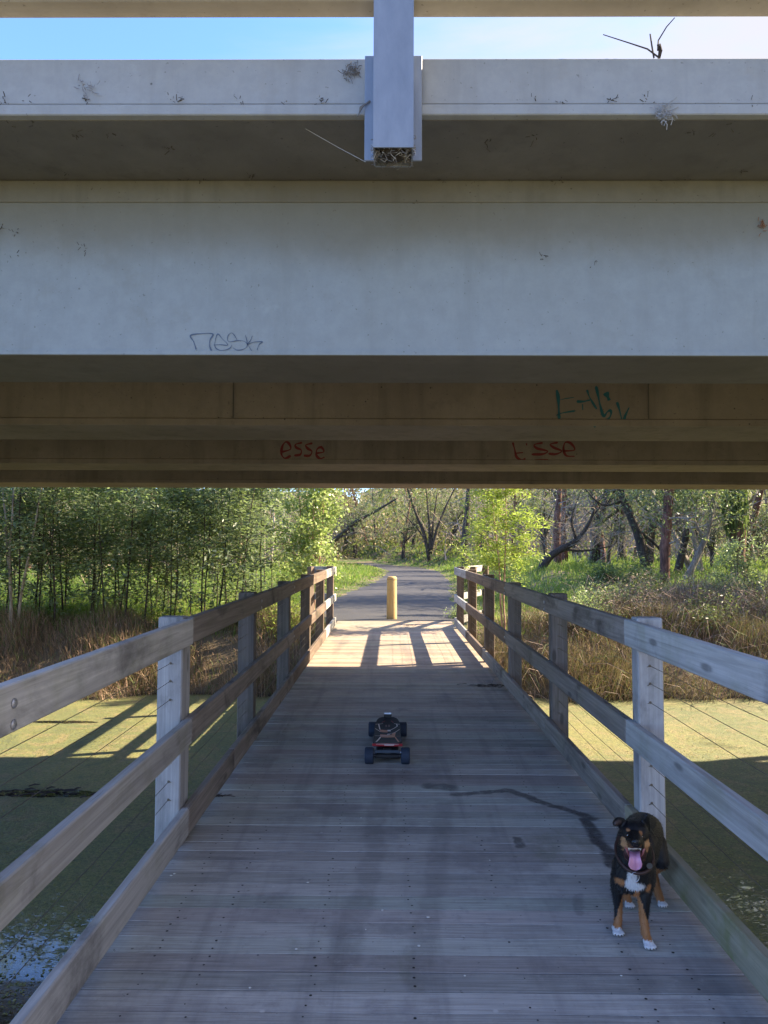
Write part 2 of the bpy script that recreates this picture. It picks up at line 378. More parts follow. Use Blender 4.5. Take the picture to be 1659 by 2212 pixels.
# ------------------------------------------------------------------ footbridge deck
XL, XR = -1.12, 1.34
T = .045
def seg_mask(m, p, pts, w):
    """soft distance to a run of segments on the deck (a wet track)"""
    s = m.n('ShaderNodeSeparateXYZ', {0: p}); best = None
    px = m.math('MULTIPLY_ADD', m.noise(p, 5, 4, .6), .13, m.math('ADD', s.outputs['X'], -.065)); py = m.math('MULTIPLY_ADD', m.noise(m.map(p, (1, 1, 1), (3, 8, 1)), 5, 4, .6), .16, m.math('ADD', s.outputs['Y'], -.08))
    for (ax, ay), (bx, by) in zip(pts[:-1], pts[1:]):
        dx, dy = bx-ax, by-ay; l2 = dx*dx+dy*dy+1e-9
        qx, qy = m.math('SUBTRACT', px, ax), m.math('SUBTRACT', py, ay)
        h = m.math('DIVIDE', m.math('ADD', m.math('MULTIPLY', qx, dx), m.math('MULTIPLY', qy, dy)), l2, clamp=True)
        ex = m.math('SUBTRACT', qx, m.math('MULTIPLY', h, dx)); ey = m.math('SUBTRACT', qy, m.math('MULTIPLY', h, dy))
        d = m.math('SQRT', m.math('ADD', m.math('MULTIPLY', ex, ex), m.math('MULTIPLY', ey, ey)))
        best = d if best is None else m.math('MINIMUM', best, d)
    return m.ramp(best, w*.45, w*1.1, 1, 0)
def deckpts(l): return [tuple(at(x, y, z=0))[:2] for x, y in l]
dm = Mat('deck_timber'); P = dm.pos(); oc = dm.objc(); r = dm.orand()
off = dm.n('ShaderNodeCombineXYZ', {0: dm.math('MULTIPLY', r, 37.0), 1: dm.math('MULTIPLY', r, 91.0), 2: r})
v = dm.n('ShaderNodeVectorMath', operation='ADD'); dm.set(v.inputs[0], oc); dm.set(v.inputs[1], off.outputs[0]); v = v.outputs[0]
g1 = dm.noise(dm.map(v, (1.3, 34, 34)), 1, 7, .68, 1.6); g2 = dm.noise(dm.map(v, (3, 150, 150)), 1, 4, .6)
bl = dm.noise(dm.map(v, (1.1, 1.1, 1)), 1, 6, .6)
c = dm.mix(dm.ramp(g1, .25, .75), (.34, .318, .292), (.50, .472, .436))
c = dm.mix(dm.ramp(g2, .36, .58, .35, 0), c, (.15, .125, .11))
c = dm.mix(dm.ramp(bl, .46, .72, 0, .5), c, (.15, .135, .135))
r2 = dm.math('FRACT', dm.math('MULTIPLY', r, 13.7)); c = dm.mix(dm.ramp(r2, .55, .95, 0, .45), c, dm.mix(1, c, (.80, 1.0, .92), 'MULTIPLY')); c = dm.mix(dm.ramp(r2, .35, .0, 0, .45), c, dm.mix(1, c, (1.0, .84, .86), 'MULTIPLY'))
br = dm.math('MULTIPLY_ADD', r, .40, .80)
c = dm.n('ShaderNodeHueSaturation', {'Value': br, 'Color': c, 'Saturation': .95}).outputs[0]
yw = dm.ramp(dm.n('ShaderNodeSeparateXYZ', {0: P}).outputs['Y'], 6.5, 10.0); c = dm.mix(yw, c, dm.mix(1, c, (1.12, .93, .75), 'MULTIPLY'))  # warmer brown towards the far end, partly sun and bounce light put into colour
# worn wheel lines along the bridge, broad damp patches, a little moss
lane = dm.noise(dm.map(P, (5.5, .28, 1)), 1, 5, .55, .2); c = dm.mix(dm.ramp(lane, .50, .72, 0, .38), c, (.075, .07, .075))
lane2 = dm.noise(dm.map(P, (9, .35, 1), (3, 1, 0)), 1, 5, .6, .2); c = dm.mix(dm.ramp(lane2, .52, .72, 0, .30), c, (.36, .33, .31))
damp = dm.noise(P, 1.5, 8, .66); c = dm.mix(dm.ramp(damp, .50, .66, 0, .5), c, (.14, .125, .13))
moss = dm.noise(dm.map(P, (1.5, .8, 1), (7, 0, 0)), 1, 6, .7); c = dm.mix(dm.ramp(moss, .60, .72, 0, .35), c, (.11, .12, .05))
dots = dm.noise(P, 28, 3, .6); c = dm.mix(dm.ramp(dots, .69, .73, 0, .7), c, (.04, .035, .03))
spk = dm.n('ShaderNodeTexVoronoi', {'Vector': P, 'Scale': 3.6}); c = dm.mix(dm.ramp(spk.outputs['Distance'], .02, .045, .7, 0), c, (.55, .52, .48))
wet = seg_mask(dm, P, deckpts([(985, 1716), (1100, 1706), (1180, 1735), (1230, 1752), (1282, 1769)]), .045)
wet = dm.math('MAXIMUM', wet, seg_mask(dm, P, deckpts([(1268, 1772), (1282, 1800), (1330, 1866)]), .05))
wet = dm.math('MAXIMUM', wet, seg_mask(dm, P, deckpts([(925, 1699), (964, 1700)]), .075))
wet = dm.math('MAXIMUM', wet, dm.math('MULTIPLY', seg_mask(dm, P, deckpts([(1117, 1812), (1121, 1826)]), .03), .9))
wet = dm.math('MAXIMUM', wet, dm.math('MULTIPLY', seg_mask(dm, P, deckpts([(1246, 1930), (1258, 1975)]), .03), .35))
wet = dm.math('MAXIMUM', wet, dm.math('MULTIPLY', seg_mask(dm, P, deckpts([(832, 1690), (812, 1780), (806, 1850), (782, 1930), (740, 2080)]), .075), .30))
wet = dm.math('MAXIMUM', wet, dm.math('MULTIPLY', seg_mask(dm, P, deckpts([(960, 1730), (948, 1830), (925, 1990), (905, 2130)]), .065), .26))
wb = dm.ramp(dm.noise(P, 16, 4, .7), .25, .55, .55, 1)
c = dm.mix(dm.math('MULTIPLY', dm.math('MULTIPLY', wet, wb), .93), c, (.050, .044, .046))
ck = dm.noise(dm.map(v, (1.6, 190, 190)), 1, 3, .5, .6); c = dm.mix(dm.ramp(ck, .66, .73, 0, .6), c, (.06, .05, .045))
mott = dm.noise(P, 11, 6, .72); c = dm.mix(dm.ramp(mott, .52, .74, 0, .35), c, (.13, .12, .125)); c = dm.mix(dm.ramp(mott, .44, .28, 0, .25), c, (.52, .50, .47))
dm.bump(dm.math('ADD', g1, dm.math('MULTIPLY', g2, .7)), .4, .005)
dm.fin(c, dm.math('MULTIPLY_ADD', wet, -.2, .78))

bridge = thing('footbridge', 'grey timber plank deck of the footbridge running over the pond to the path', 'footbridge', (0, 4, 0))
def plank_geo(w, h=.045, x0=XL-.01, x1=XR+.01, ch=.006):
    g = Geo(); xs = np.linspace(x0, x1, 2)
    prof = [(-w/2, -h), (w/2, -h), (w/2, -ch), (w/2-ch, 0), (-w/2+ch, 0), (-w/2, -ch)]
    for x in xs: g.addv([(x, a, b) for a, b in prof])
    n = 6; g.quads([[k, (k+1) % n, n+(k+1) % n, n+k] for k in range(n)]); g.ng += [list(range(n))[::-1], list(range(n, 2*n))]
    return g
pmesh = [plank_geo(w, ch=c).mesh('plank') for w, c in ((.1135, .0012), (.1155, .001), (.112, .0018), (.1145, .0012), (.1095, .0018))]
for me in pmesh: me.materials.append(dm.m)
PP = .1195; NP = int((15.93+.9)/PP)
nails = Geo()
for i in range(NP):
    y = -.9+PP*(i+.5)
    me = pmesh[rng.choice(5, p=[.35, .3, .1, .2, .05])]
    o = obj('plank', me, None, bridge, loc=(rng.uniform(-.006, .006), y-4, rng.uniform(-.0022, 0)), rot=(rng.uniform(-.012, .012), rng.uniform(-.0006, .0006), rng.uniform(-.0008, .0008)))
    if y > 1.5 and y < 11:
        for jx in (-.92, -.70, -.28, .10, .50, .92, 1.14):
            for dy in (-.028, .028):
                if rng.random() < .30: continue
                cx, cy = jx+rng.uniform(-.012, .012), y-4+dy+rng.uniform(-.006, .006); rr = rng.uniform(.0032, .0065)
                a = np.arange(7)*2*np.pi/7
                b = nails.addv(np.stack([cx+rr*np.cos(a), cy+rr*np.sin(a), np.full(7, .0016)], 1)); nails.ng.append([b+q for q in range(7)])
o = stuff(obj('nail_heads', nails, plain('nail_iron', (.03, .026, .026), .7, .3), bridge))
bear = wood('bearer_timber', 1, (.16, .14, .12), (.08, .07, .06))
for x in (-.92, -.28, .10, .50, 1.14):
    g = Geo(); g.box((-.05, -8.4, -.10), (.05, 8.4, .10), .006); obj('bearer', g, bear, bridge, loc=(x, 3.45, -.148))
for y in (1.9, 8.1, 14.2):
    for x in (-.95, 1.17):
        g = Geo(); g.tube([(0, 0, -2.0), (0, 0, 0)], [.12, .115], 14); obj('pile', g, bear, bridge, loc=(x, y-4, -.47))
    g = Geo(); g.box((-1.25, -.08, -.1), (1.25, .08, .1), .008); obj('crossbeam', g, bear, bridge, loc=(.11, y-4, -.35))

# ------------------------------------------------------------------ timber railings
W_grey = [wood('rail_timber_grey', ax, (.52, .505, .49), (.29, .278, .27), 1.0, .22, .75) for ax in (0, 1, 2)]
W_brown = [wood('rail_timber_brown', ax, (.24, .175, .13), (.105, .072, .055), 1.0, .12, .9) for ax in (0, 1, 2)]
W_mid = [wood('rail_timber_mid', ax, (.33, .285, .255), (.155, .13, .115), 1.2, .12, .9) for ax in (0, 1, 2)]
W_npost = [wood('post_timber_grey', ax, (.43, .42, .425), (.25, .245, .25), 1.3, .05, .6) for ax in (0, 1, 2)]
W_post = [wood('post_timber_dark', ax, (.22, .19, .175), (.085, .072, .066), 1.5, .10, .8) for ax in (0, 1, 2)]
W_moss = wood('kerb_timber_mossy', 1, (.34, .31, .23), (.20, .18, .12), 1.0, .75, .3)
steel = plain('galvanised_bolt', (.42, .42, .44), .45, .8)
wire_m = plain('fence_wire', (.16, .14, .12), .5, .7)
PY0, PDY = 3.93, 2.097
def wood_grain_knot(): pass
def railing(side, label):
    xin = XL if side < 0 else XR                         # inner face of the posts
    R = thing('timber_railing', label, 'railing', (xin, 8, 0))
    def L3(x, y, z): return (x*side, y-8, z)             # x counted outwards from the posts' inner face
    def bx(name, mats, ax, x0, x1, y0, y1, z0, z1, ch=.006, rot=None, label=None):
        cx, cy, cz = (x0+x1)/2, (y0+y1)/2, (z0+z1)/2
        g = Geo(); g.box((-(x1-x0)/2, -(y1-y0)/2, -(z1-z0)/2), ((x1-x0)/2, (y1-y0)/2, (z1-z0)/2), ch)
        return obj(name, g, mats[ax] if isinstance(mats, list) else mats, R, loc=L3(cx, cy, cz), rot=rot, label=label)
    for k in range(-1, 6):
        y = PY0+PDY*k
        mats = W_npost if k <= 0 else (W_post if k <= 2 else W_brown)
        if side < 0 and k == 0:
            p = bx('post', mats, 2, 0, .135, y, y+.098, -.75, 1.218, .007); bx('post', mats, 2, .012, .14, y+.104, y+.205, -.75, 1.205, .007)
        else: p = bx('post', mats, 2, 0, .138, y, y+.102, -.75, 1.218+rng.uniform(-.006, .012), .007, rot=(0, rng.uniform(-.004, .004), 0))
        # bolt heads on the inner face of the rails
        for z in (1.15, 1.09) if k % 2 else (1.15, 1.09, .60):
            g = Geo(); M = Matrix.Rotation(math.pi/2*(-side), 4, 'Y')
            g.lathe([(.0, .007), (.009, .0065), (.014, .003), (.0155, 0)][::-1], 10, M)
            if k in (-1, 2, 1): obj('bolt', g, steel, R, loc=L3(-T-.0005, y+(.05 if k > -1 else .25), z), smooth=True)
        # holes and staples where the wires run through
        g = Geo()
        for z in (.97, .875, .775, .44, .34, .245):
            a = np.arange(8)*2*np.pi/8; rr = .0075
            b = g.addv(np.stack([side*.062+rr*np.cos(a), np.full(8, y-8-.0015), z+rr*np.sin(a)], 1)); g.ng.append([b+q for q in range(8)])
            g.tube([(side*.062, y-8-.003, z), (side*(.062-.015), y-8-.005, z-.004+rng.uniform(-.008, .008))], .0016, 4)
        stuff(obj('wire_staples', g, wire_m, R))
    ends = 14.62 if side < 0 else 14.58
    cuts = [-.3, 1.88, 3.98, 8.17, 12.36, ends] if side < 0 else [-.3, 4.02, 8.17, 12.36, ends]
    for j in range(len(cuts)-1):
        y0, y1 = cuts[j]+.002, cuts[j+1]-.002
        d = rng.uniform(-.0035, .0035, 4); mats = W_grey if (y0 < 3.9 or y0 > 12) else (W_mid if y0 < 8 else W_brown)
        tr = bx('top_rail', mats, 1, -T+d[0]*.4, 0, y0, y1, 1.068+d[1], 1.21+d[1], .005, rot=(rng.uniform(-.0006, .0006), 0, 0))
        bx('mid_rail', mats, 1, -T+d[2]*.4, 0, y0, y1, .53+d[3], .665+d[3], .005, rot=(rng.uniform(-.0006, .0006), 0, 0))
    kc = [-.3, 3.95, 5.1, 8.2, 12.38, ends] if side < 0 else [-.3, 4.05, 6.1, 10.2, 12.4, ends]
    for j in range(len(kc)-1):
        mossy = side > 0 and j == 0
        bx('kerb_board', W_moss if mossy else (W_grey if (j < 1 or kc[j] > 12) else (W_mid if kc[j] < 8 else W_brown)), 1, -T, 0, kc[j]+.002, kc[j+1]-.002, .048, .195, .006, label='green stained kerb board' if mossy else None)
    # tension wires
    for z in (.97, .875, .775, .44, .34, .245):
        pts = []
        for k in range(-1, 6):
            y = PY0+PDY*k+.05
            pts.append(L3(.062, y, z))
            if k < 5: pts.append(L3(.062, y+PDY/2, z-.006-rng.uniform(0, .008)))
        pts = [L3(.062, 0, z)]+pts
        g = Geo(); g.tube(pts, .0015, 4, cap=False); obj('wire', g, wire_m, R)
    # splayed wing at the far end
    a = math.radians(22.5) if side > 0 else math.radians(58)
    Wl = 2.15 if side > 0 else .62
    o = Vector((0*side, ends, 0)); dr = Vector((math.sin(a)*side, math.cos(a), 0))
    rz = -a*side
    def wing(name, mats, ax, x0, x1, l0, l1, z0, z1):
        g = Geo(); g.box((-(x1-x0)/2, -(l1-l0)/2, -(z1-z0)/2), ((x1-x0)/2, (l1-l0)/2, (z1-z0)/2), .005)
        nrm = Vector((math.cos(a)*side, -math.sin(a), 0)); c = o+dr*((l0+l1)/2)+nrm*((x0+x1)/2)
        return obj(name, g, mats[ax], R, loc=(c.x, c.y-8, (z0+z1)/2), rot=(0, 0, rz))
    wing('top_rail', W_grey, 1, -T, 0, 0.01, Wl, 1.068, 1.21); wing('mid_rail', W_grey, 1, -T, 0, .01, Wl, .53, .665)
    wing('kerb_board', W_grey, 1, -T, 0, .01, Wl, .048, .195)
    for l in ((1.0, Wl-.14) if side > 0 else (Wl-.12,)): wing('post', W_brown, 2, 0.001, .12, l, l+.1, -.7, 1.2)
    return R
rl = railing(-1, 'left timber post and rail fence of the footbridge, with doubled post near the camera')
rr_ = railing(1, 'right timber post and rail fence of the footbridge, next to the dog')

# bollard at the end of the deck
bp = at(848, 1331, z=0.0)
bol = thing('bollard', 'round pale yellow timber bollard standing where the deck meets the path', 'bollard', (bp.x-.02, 16.35, -.02))
g = Geo(); g.lathe([(.118, 0), (.116, .02), (.112, .5), (.11, .93), (.104, .955), (.085, .967), (0, .970)], 28)
bmt = Mat('pine_bollard'); oc = bmt.objc(); n1 = bmt.noise(bmt.map(oc, (16, 16, 1.2)), 1, 6, .6, .8)
cc = bmt.mix(bmt.ramp(n1, .32, .7), (.52, .33, .13), (.62, .44, .20)); bmt.bump(n1, .25, .005)
lowz = bmt.n('ShaderNodeSeparateXYZ', {0: oc}).outputs['Z']; cc = bmt.mix(bmt.ramp(lowz, 0, .12, .45, 0), cc, (.20, .15, .08)); cc = bmt.mix(bmt.ramp(bmt.noise(oc, 14, 6, .75), .56, .68, 0, .6), cc, (.26, .17, .08))
obj('post', g, bmt.fin(cc, .7), bol, smooth=True)
g = Geo(); g.lathe([(.1165, .895), (.1175, .90), (.1175, .905), (.1165, .91)], 28); obj('groove_band', g, plain('band', (.35, .24, .12)), bol, smooth=True)

# ------------------------------------------------------------------ overpass
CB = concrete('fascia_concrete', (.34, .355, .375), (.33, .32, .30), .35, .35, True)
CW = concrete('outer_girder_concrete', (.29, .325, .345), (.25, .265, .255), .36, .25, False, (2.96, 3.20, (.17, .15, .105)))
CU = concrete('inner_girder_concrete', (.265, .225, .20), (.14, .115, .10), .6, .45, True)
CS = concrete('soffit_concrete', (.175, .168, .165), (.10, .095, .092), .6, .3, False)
op = thing('overpass', 'concrete girder road overpass crossing above the footbridge, with graffiti', 'overpass', (0, 6.9, 0))
def ob(name, mat, x0, x1, y0, y1, z0, z1, ch=.0, label=None):
    g = Geo(); g.box((x0, y0-6.9, z0), (x1, y1-6.9, z1), ch); return obj(name, g, mat, op, label=label)
XE = 34
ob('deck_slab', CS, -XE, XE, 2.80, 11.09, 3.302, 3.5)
ZG = 2.48
o = ob('girder', CW, -XE, XE, 3.27, 3.83, ZG, 3.2995, .008, 'pale blue grey outer girder, underside and rear coloured darker for shade'); o.data.materials.append(CS)
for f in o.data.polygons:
    if f.normal.z < -.9 or f.normal.y > .9: f.material_index = 1  # underside and rear get a darker concrete, shade put into the colour
ob('haunch_strip', concrete('haunch_concrete', (.22, .21, .18), (.15, .135, .105), .6, .4, False), -XE, XE, 3.2625, 3.2695, 3.196, 3.2993, .003)
ob('girder_ledge', CW, -XE, XE, 3.262, 3.272, ZG, ZG+.018)
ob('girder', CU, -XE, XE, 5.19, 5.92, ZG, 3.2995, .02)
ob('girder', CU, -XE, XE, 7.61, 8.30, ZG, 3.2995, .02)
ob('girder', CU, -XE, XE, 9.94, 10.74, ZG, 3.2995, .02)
for (y0, jz) in ((5.19, 0), (7.61, 0), (9.94, 0)):
    ob('drip_ledge', CU, -XE, XE, y0-.012, y0+.02, ZG, ZG+.052, .004)
# near fascia in two lengths that meet behind the barrier post
xp = at(850, 200, Y=2.62).x
JX = xp-.062
for nm, xa, xb in (('fascia', -XE, JX-.003), ('fascia', JX+.003, XE)):
    o = ob(nm, CB, xa, xb, 2.78, 2.90, 3.357, 3.545, .004)
    o = ob('fascia_lip', CB, xa, xb, 2.765, 2.90, 3.305, 3.349, .004)
ob('fascia', CB, -XE, XE, 11.0, 11.11, 3.305, 3.545, .006)
ob('kerb_top', CB, -XE, XE, 2.905, 3.30, 3.505, 3.54, .004); ob('kerb_top', CB, -XE, XE, 10.6, 10.995, 3.505, 3.54, .004)
ob('road_surface', am.m, -XE, XE, 3.31, 10.59, 3.503, 3.515)
galv = Mat('galvanised_steel'); nn = galv.noise(galv.map(galv.objc(), (1, 1, .35)), 14, 7, .7); galv.bump(nn, .05, .004)
galv.fin(galv.mix(nn, (.15, .175, .225), (.31, .345, .415)), .5, Metallic=.25)
tan = concrete('rail_paint', (.42, .36, .27), (.25, .2, .14), .4, .2, False)
YB = 2.66
rail_z = at(600, 12, Y=YB).z
for s_, yb in ((1, YB), (-1, 11.2)):
    g = Geo(); g.box((-XE, yb-.03-6.9, rail_z), (XE, yb+.07-6.9, rail_z+.10), .008); obj('barrier_rail', g, tan, op)
    n_post = [xp] if s_ == 1 else []
    for q in range(-5, 6):
        if q == 0 and s_ == 1: continue
        n_post.append(xp+q*5.4)
    for x in n_post:
        w = .0755; near = abs(x-xp) < .01 and s_ == 1
        za = at(850, 318, Y=2.62).z if s_ == 1 else 3.05
        y0, y1 = (2.62, 2.755) if s_ == 1 else (11.16, 11.29)
        g = Geo(); th = .006
        g.box((x-w, y0-6.9, za), (x+w, y0+th-6.9, rail_z+.28)); g.box((x-w, y0+th-6.9+.0005, za), (x-w+th, y1-6.9, rail_z+.28)); g.box((x+w-th, y0+th-6.9+.0005, za), (x+w, y1-6.9, rail_z+.28))
        g.box((x-w+th+.0005, y1-th-6.9, za-.004), (x+w-th-.0005, y1-6.9, rail_z+.28))
        obj('barrier_post', g, galv.m, op)
        g = Geo(); zb = at(850, 348, Y=2.76).z if s_ == 1 else 3.0
        g.box((x-.113, (y1+.001 if s_ == 1 else y0-.012)-6.9, zb), (x+.113, (y1+.010 if s_ == 1 else y0-.002)-6.9, 3.54), .002); obj('base_plate', g, galv.m, op)
        g = Geo()
        for dx in (-.094, .094):
            for dz in (.06, .30):
                M = Matrix.Translation((x+dx, (y1 if s_ == 1 else y0-.02)-6.9, zb+dz)) @ Matrix.Rotation(math.pi/2, 4, 'X'); g.lathe([(.011, 0), (.011, .007), (.006, .008), (.006, .014), (0, .0145)], 6, M)
# expansion joint filler behind the post and thin shrinkage joints on the girders
jm = plain('joint_filler', (.09, .085, .08), .9)
ob('expansion_joint', jm, JX-.0028, JX+.0028, 2.79, 2.9, 3.31, 3.54)
def web_at(px, Y): return at(px, 800, Y=Y).x
for px, Y, w in ((505, 5.178, .004), (1400, 5.178, .003)):
    x = web_at(px, Y); ob('joint_line', jm, x-w, x+w, Y-.002, Y+.001 if Y > 5 else 3.2705, ZG+.055, 3.29 if Y > 5 else 2.95)
# piers out of the frame, and the road's far ends
for px_ in (-13.5, 13.5):
    for y in (3.6, 7.0, 10.3):
        g = Geo(); g.lathe([(.35, -2.2), (.35, 2.05)], 24, Matrix.Translation((px_, y-6.9, 0))); obj('pier', g, CU, op, smooth=True)
    ob('crosshead', CU, px_-.45, px_+.45, 3.0, 10.9, 2.05, ZG-.002, .02)

# graffiti, painted on the girders
def catmull(p, n=8):
    p = [np.array(a, float) for a in p]; q = [2*p[0]-p[1]]+p+[2*p[-1]-p[-2]]; out = []
    for i in range(1, len(q)-2):
        for k in range(n):
            t = k/n; out.append(.5*((2*q[i])+(-q[i-1]+q[i+1])*t+(2*q[i-1]-5*q[i]+4*q[i+1]-q[i+2])*t*t+(-q[i-1]+3*q[i]-3*q[i+1]+q[i+2])*t**3))
    out.append(p[-1]); return out
def stroke(g, pts, w, Y, conv, smooth=True):
    p = catmull(pts) if smooth and len(pts) > 2 else [np.array(a, float) for a in pts]
    P3 = []
    for a in p:
        d = conv(a[0], a[1]); P3.append(np.array(at(d[0], d[1], Y=Y)))
    L_, m = [], len(P3)
    for i in range(m):
        d = P3[min(i+1, m-1)]-P3[max(i-1, 0)]; d[1] = 0; d /= max(np.linalg.norm(d), 1e-9)
        nn_ = np.array([-d[2], 0, d[0]]); ww = w*(.85+.35*math.sin(.33*i+w*9000))*.5*(1 if 0 < i < m-1 else .5)
        L_ += [P3[i]+nn_*ww, P3[i]-nn_*ww]
    L_ = np.array(L_); L_[:, 1] = Y-6.9; b = g.addv(L_)
    g.quads([[b+2*i, b+2*i+1, b+2*i+3, b+2*i+2] for i in range(m-1)])
ink = plain('grey_ink', (.07, .10, .16), .6); teal = plain('teal_paint', (.008, .10, .14), .6); red = plain('dark_red_paint', (.17, .012, .018), .6)
c1 = lambda x, y: ((440+x/6.381)/1.1573, (780+y/6.381)/1.1573)
g = Geo()
for s_, w in (([(320, 600), (285, 480), (232, 375), (400, 345), (585, 350), (545, 440), (535, 530), (565, 620)], .0045),
          ([(600, 525), (700, 520), (825, 525), (740, 430), (665, 350), (625, 460), (625, 560), (700, 610), (800, 600), (865, 570), (893, 518)], .003),
          ([(975, 450), (930, 370), (885, 333), (835, 370), (820, 440), (860, 475), (980, 455), (1080, 465), (1135, 510), (1120, 565), (1050, 600), (970, 605), (905, 570)], .0026),
          ([(1105, 365), (1130, 450), (1145, 515), (1210, 625)], .0026), ([(1218, 378), (1190, 450), (1142, 515), (1240, 480), (1375, 475), (1325, 520), (1293, 605)], .0035)):
    stroke(g, s_, w*1.3, 3.2675, c1)
obj('graffiti', g, ink, op, label='thin grey graffiti tag NASK')
c2 = lambda x, y: ((1380+x/7.541)/1.1573, (960+y/7.541)/1.1573)
g = Geo()
for s_, w in (([(90, 110), (115, 250), (128, 450), (135, 655)], .017), ([(80, 590), (200, 545), (440, 505)], .008), ([(140, 300), (260, 275), (420, 250)], .004), ([(465, 330), (590, 330), (720, 300)], .013),
          ([(660, 110), (700, 230), (760, 340), (845, 475)], .011), ([(830, 40), (870, 220), (905, 390), (970, 600), (1040, 530), (1095, 500), (1115, 560), (1060, 660), (930, 725), (860, 750), (785, 805)], .014),
          ([(1010, 160), (1045, 230), (1080, 310)], .028), ([(1225, 340), (1270, 480), (1335, 720), (1380, 600), (1455, 440)], .013), ([(575, 380), (580, 490)], .010)):
    stroke(g, s_, w*1.35, 5.186, c2)
obj('graffiti', g, teal, op, label='teal graffiti letters LABV')
c3 = lambda x, y: ((680+x/2.127)/1.1573, (1090+y/2.127)/1.1573)
E1 = [[(52, 85), (98, 70), (90, 40), (72, 32), (55, 55), (50, 95), (68, 118), (100, 105)], [(160, 35), (125, 45), (130, 62), (155, 75), (150, 98), (118, 104)],
      [(215, 38), (180, 48), (190, 66), (212, 82), (200, 104), (168, 104)], [(232, 92), (275, 84), (262, 60), (240, 70), (236, 100), (255, 120), (280, 112)]]
E2 = [[(1280, 34), (1290, 70), (1300, 110), (1325, 126), (1348, 120)], [(1292, 92), (1335, 88)], [(1352, 38), (1355, 50)], [(1440, 36), (1395, 46), (1410, 66), (1465, 80), (1440, 96), (1380, 98)],
      [(1520, 34), (1480, 44), (1500, 62), (1540, 80), (1510, 96), (1470, 94)], [(1545, 80), (1608, 74), (1590, 40), (1560, 34), (1550, 70), (1565, 104), (1610, 108)], [(1395, 132), (1425, 126), (1470, 130)]]
for E_, lb in ((E1, 'dark red graffiti tag esse, left'), (E2, 'dark red graffiti tag E\'sse, right')):
    g = Geo()
    for s_ in E_: stroke(g, s_, .024, 7.606, c3)
    obj('graffiti', g, red, op, label=lb)

# small dirt clumps, webs and debris that cling to the concrete
g = Geo()
for _ in range(60):
    px = rng.uniform(0, 1659); k = rng.integers(0, 4)
    if k == 0: p = at(px, rng.uniform(380, 392), Y=3.262)
    elif k == 1: p = at(px, rng.uniform(395, 700)*.6+160, Y=3.262)
    elif k == 2: p = at(px, rng.uniform(262, 380), z=3.300)
    else: p = at(px, rng.uniform(216, 222), Y=2.775)
    if not (2.75 < p.y < 3.3): continue
    for q in range(rng.integers(3, 9)):
        d = Vector(rng.normal(0, .009, 3)); g.tube([p+d, p+d*1.5+Vector(rng.normal(0, .008, 3))], rng.uniform(.0008, .0022), 3)
deb = stuff(obj('grime_clumps', g, plain('dried_grime', (.06, .048, .035), .95), op)); deb.location = (0, -6.9, 0)
# ------------------------------------------------------------------ nest under the barrier post, twigs on the parapet
straw = plain('nest_straw', (.17, .155, .145), .95, var=.6, scale=60)
zN = at(850, 335, Y=2.69).z
nest = thing('bird_nest', 'messy nest of twigs and web stuffed in the open foot of the barrier post', 'bird nest', (xp, 2.68, zN))
g = Geo(); g2 = Geo()
for i in range(420):
    a = rng.uniform(0, 6.28); p = np.array([rng.uniform(-.066, .066), rng.uniform(-.05, .058), rng.uniform(-.012, .042)+.012*math.sin(i)])
    d = rng.normal(0, 1, 3); d[2] *= .55; d /= np.linalg.norm(d); ln = rng.uniform(.015, .06)
    q = p+d*ln; q[2] = max(q[2], -.05); q[0] = np.clip(q[0], -.085, .085); q[1] = np.clip(q[1], -.052, .062)
    mdd = (p+q)/2+rng.normal(0, .006, 3); (g if i % 3 else g2).tube([p, mdd, q], rng.uniform(.0007, .0018), 3, cap=False)
stuff(obj('twigs', g, straw, nest)); stuff(obj('pale_fibres', g2, plain('web_fibre', (.42, .42, .45), .9), nest))
g = Geo(); g.lathe([(.0, .03), (.03, .026), (.052, .008), (.045, -.012), (.02, -.02), (0, -.018)], 14); obj('core', g, plain('nest_core', (.035, .028, .024), 1), nest, smooth=True)

twm = plain('dark_twig', (.035, .026, .024), .9)
def dpts(l, Y): return [at(x, y, Y=Y)+Vector((0, rng.uniform(-.01, .01), 0)) for x, y in l]
wbase = at(1421, 129, Y=2.84)
weed_ = thing('dead_weed', 'dead forked weed sprouting from the top edge of the overpass fascia', 'weed', wbase)
for pts, r0, r1 in (([(1424, 131), (1424, 112), (1420, 98)], .0060, .0045), ([(1424, 125), (1400, 103), (1360, 90), (1302, 76)], .0038, .0018),
                    ([(1413, 124), (1408, 100), (1404, 74)], .0038, .0030), ([(1419, 112), (1424, 84), (1440, 58), (1457, 39)], .0034, .0020), ([(1424, 128), (1427, 112), (1425, 96)], .0052, .0035)):
    P3 = [p-wbase for p in dpts(pts, 2.84)]; g = Geo(); g.tube(P3, list(np.linspace(r0, r1, len(P3))), 5); obj('stem', g, twm, weed_)
def clump(px, py, Y, r, n, name, label, mat, cat='debris', flat=.02):
    c = at(px, py, Y=Y); t = Geo()
    for i in range(n):
        p = rng.normal(0, r*.4, 3); p[1] = -abs(p[1])*flat*8; d = rng.normal(0, 1, 3); d[1] *= .3; d /= np.linalg.norm(d)
        q = p+d*rng.uniform(.2, .8)*r; q[1] = min(q[1], 0); t.tube([p, (p+q)/2+rng.normal(0, r*.08, 3)*[1, .2, 1], q], rng.uniform(.0007, .0019), 3, cap=False)
    return tag(obj(name, t, mat, loc=c), label, cat)
clump(758, 155, 2.775, .035, 60, 'grass_tuft', 'grey tangle of dry grass stuck on the fascia, left of the barrier post', straw)
clump(188, 190, 2.772, .04, 26, 'web_clump', 'dusty grey web clump on the far left of the fascia', plain('dusty_web', (.24, .24, .26), .95))
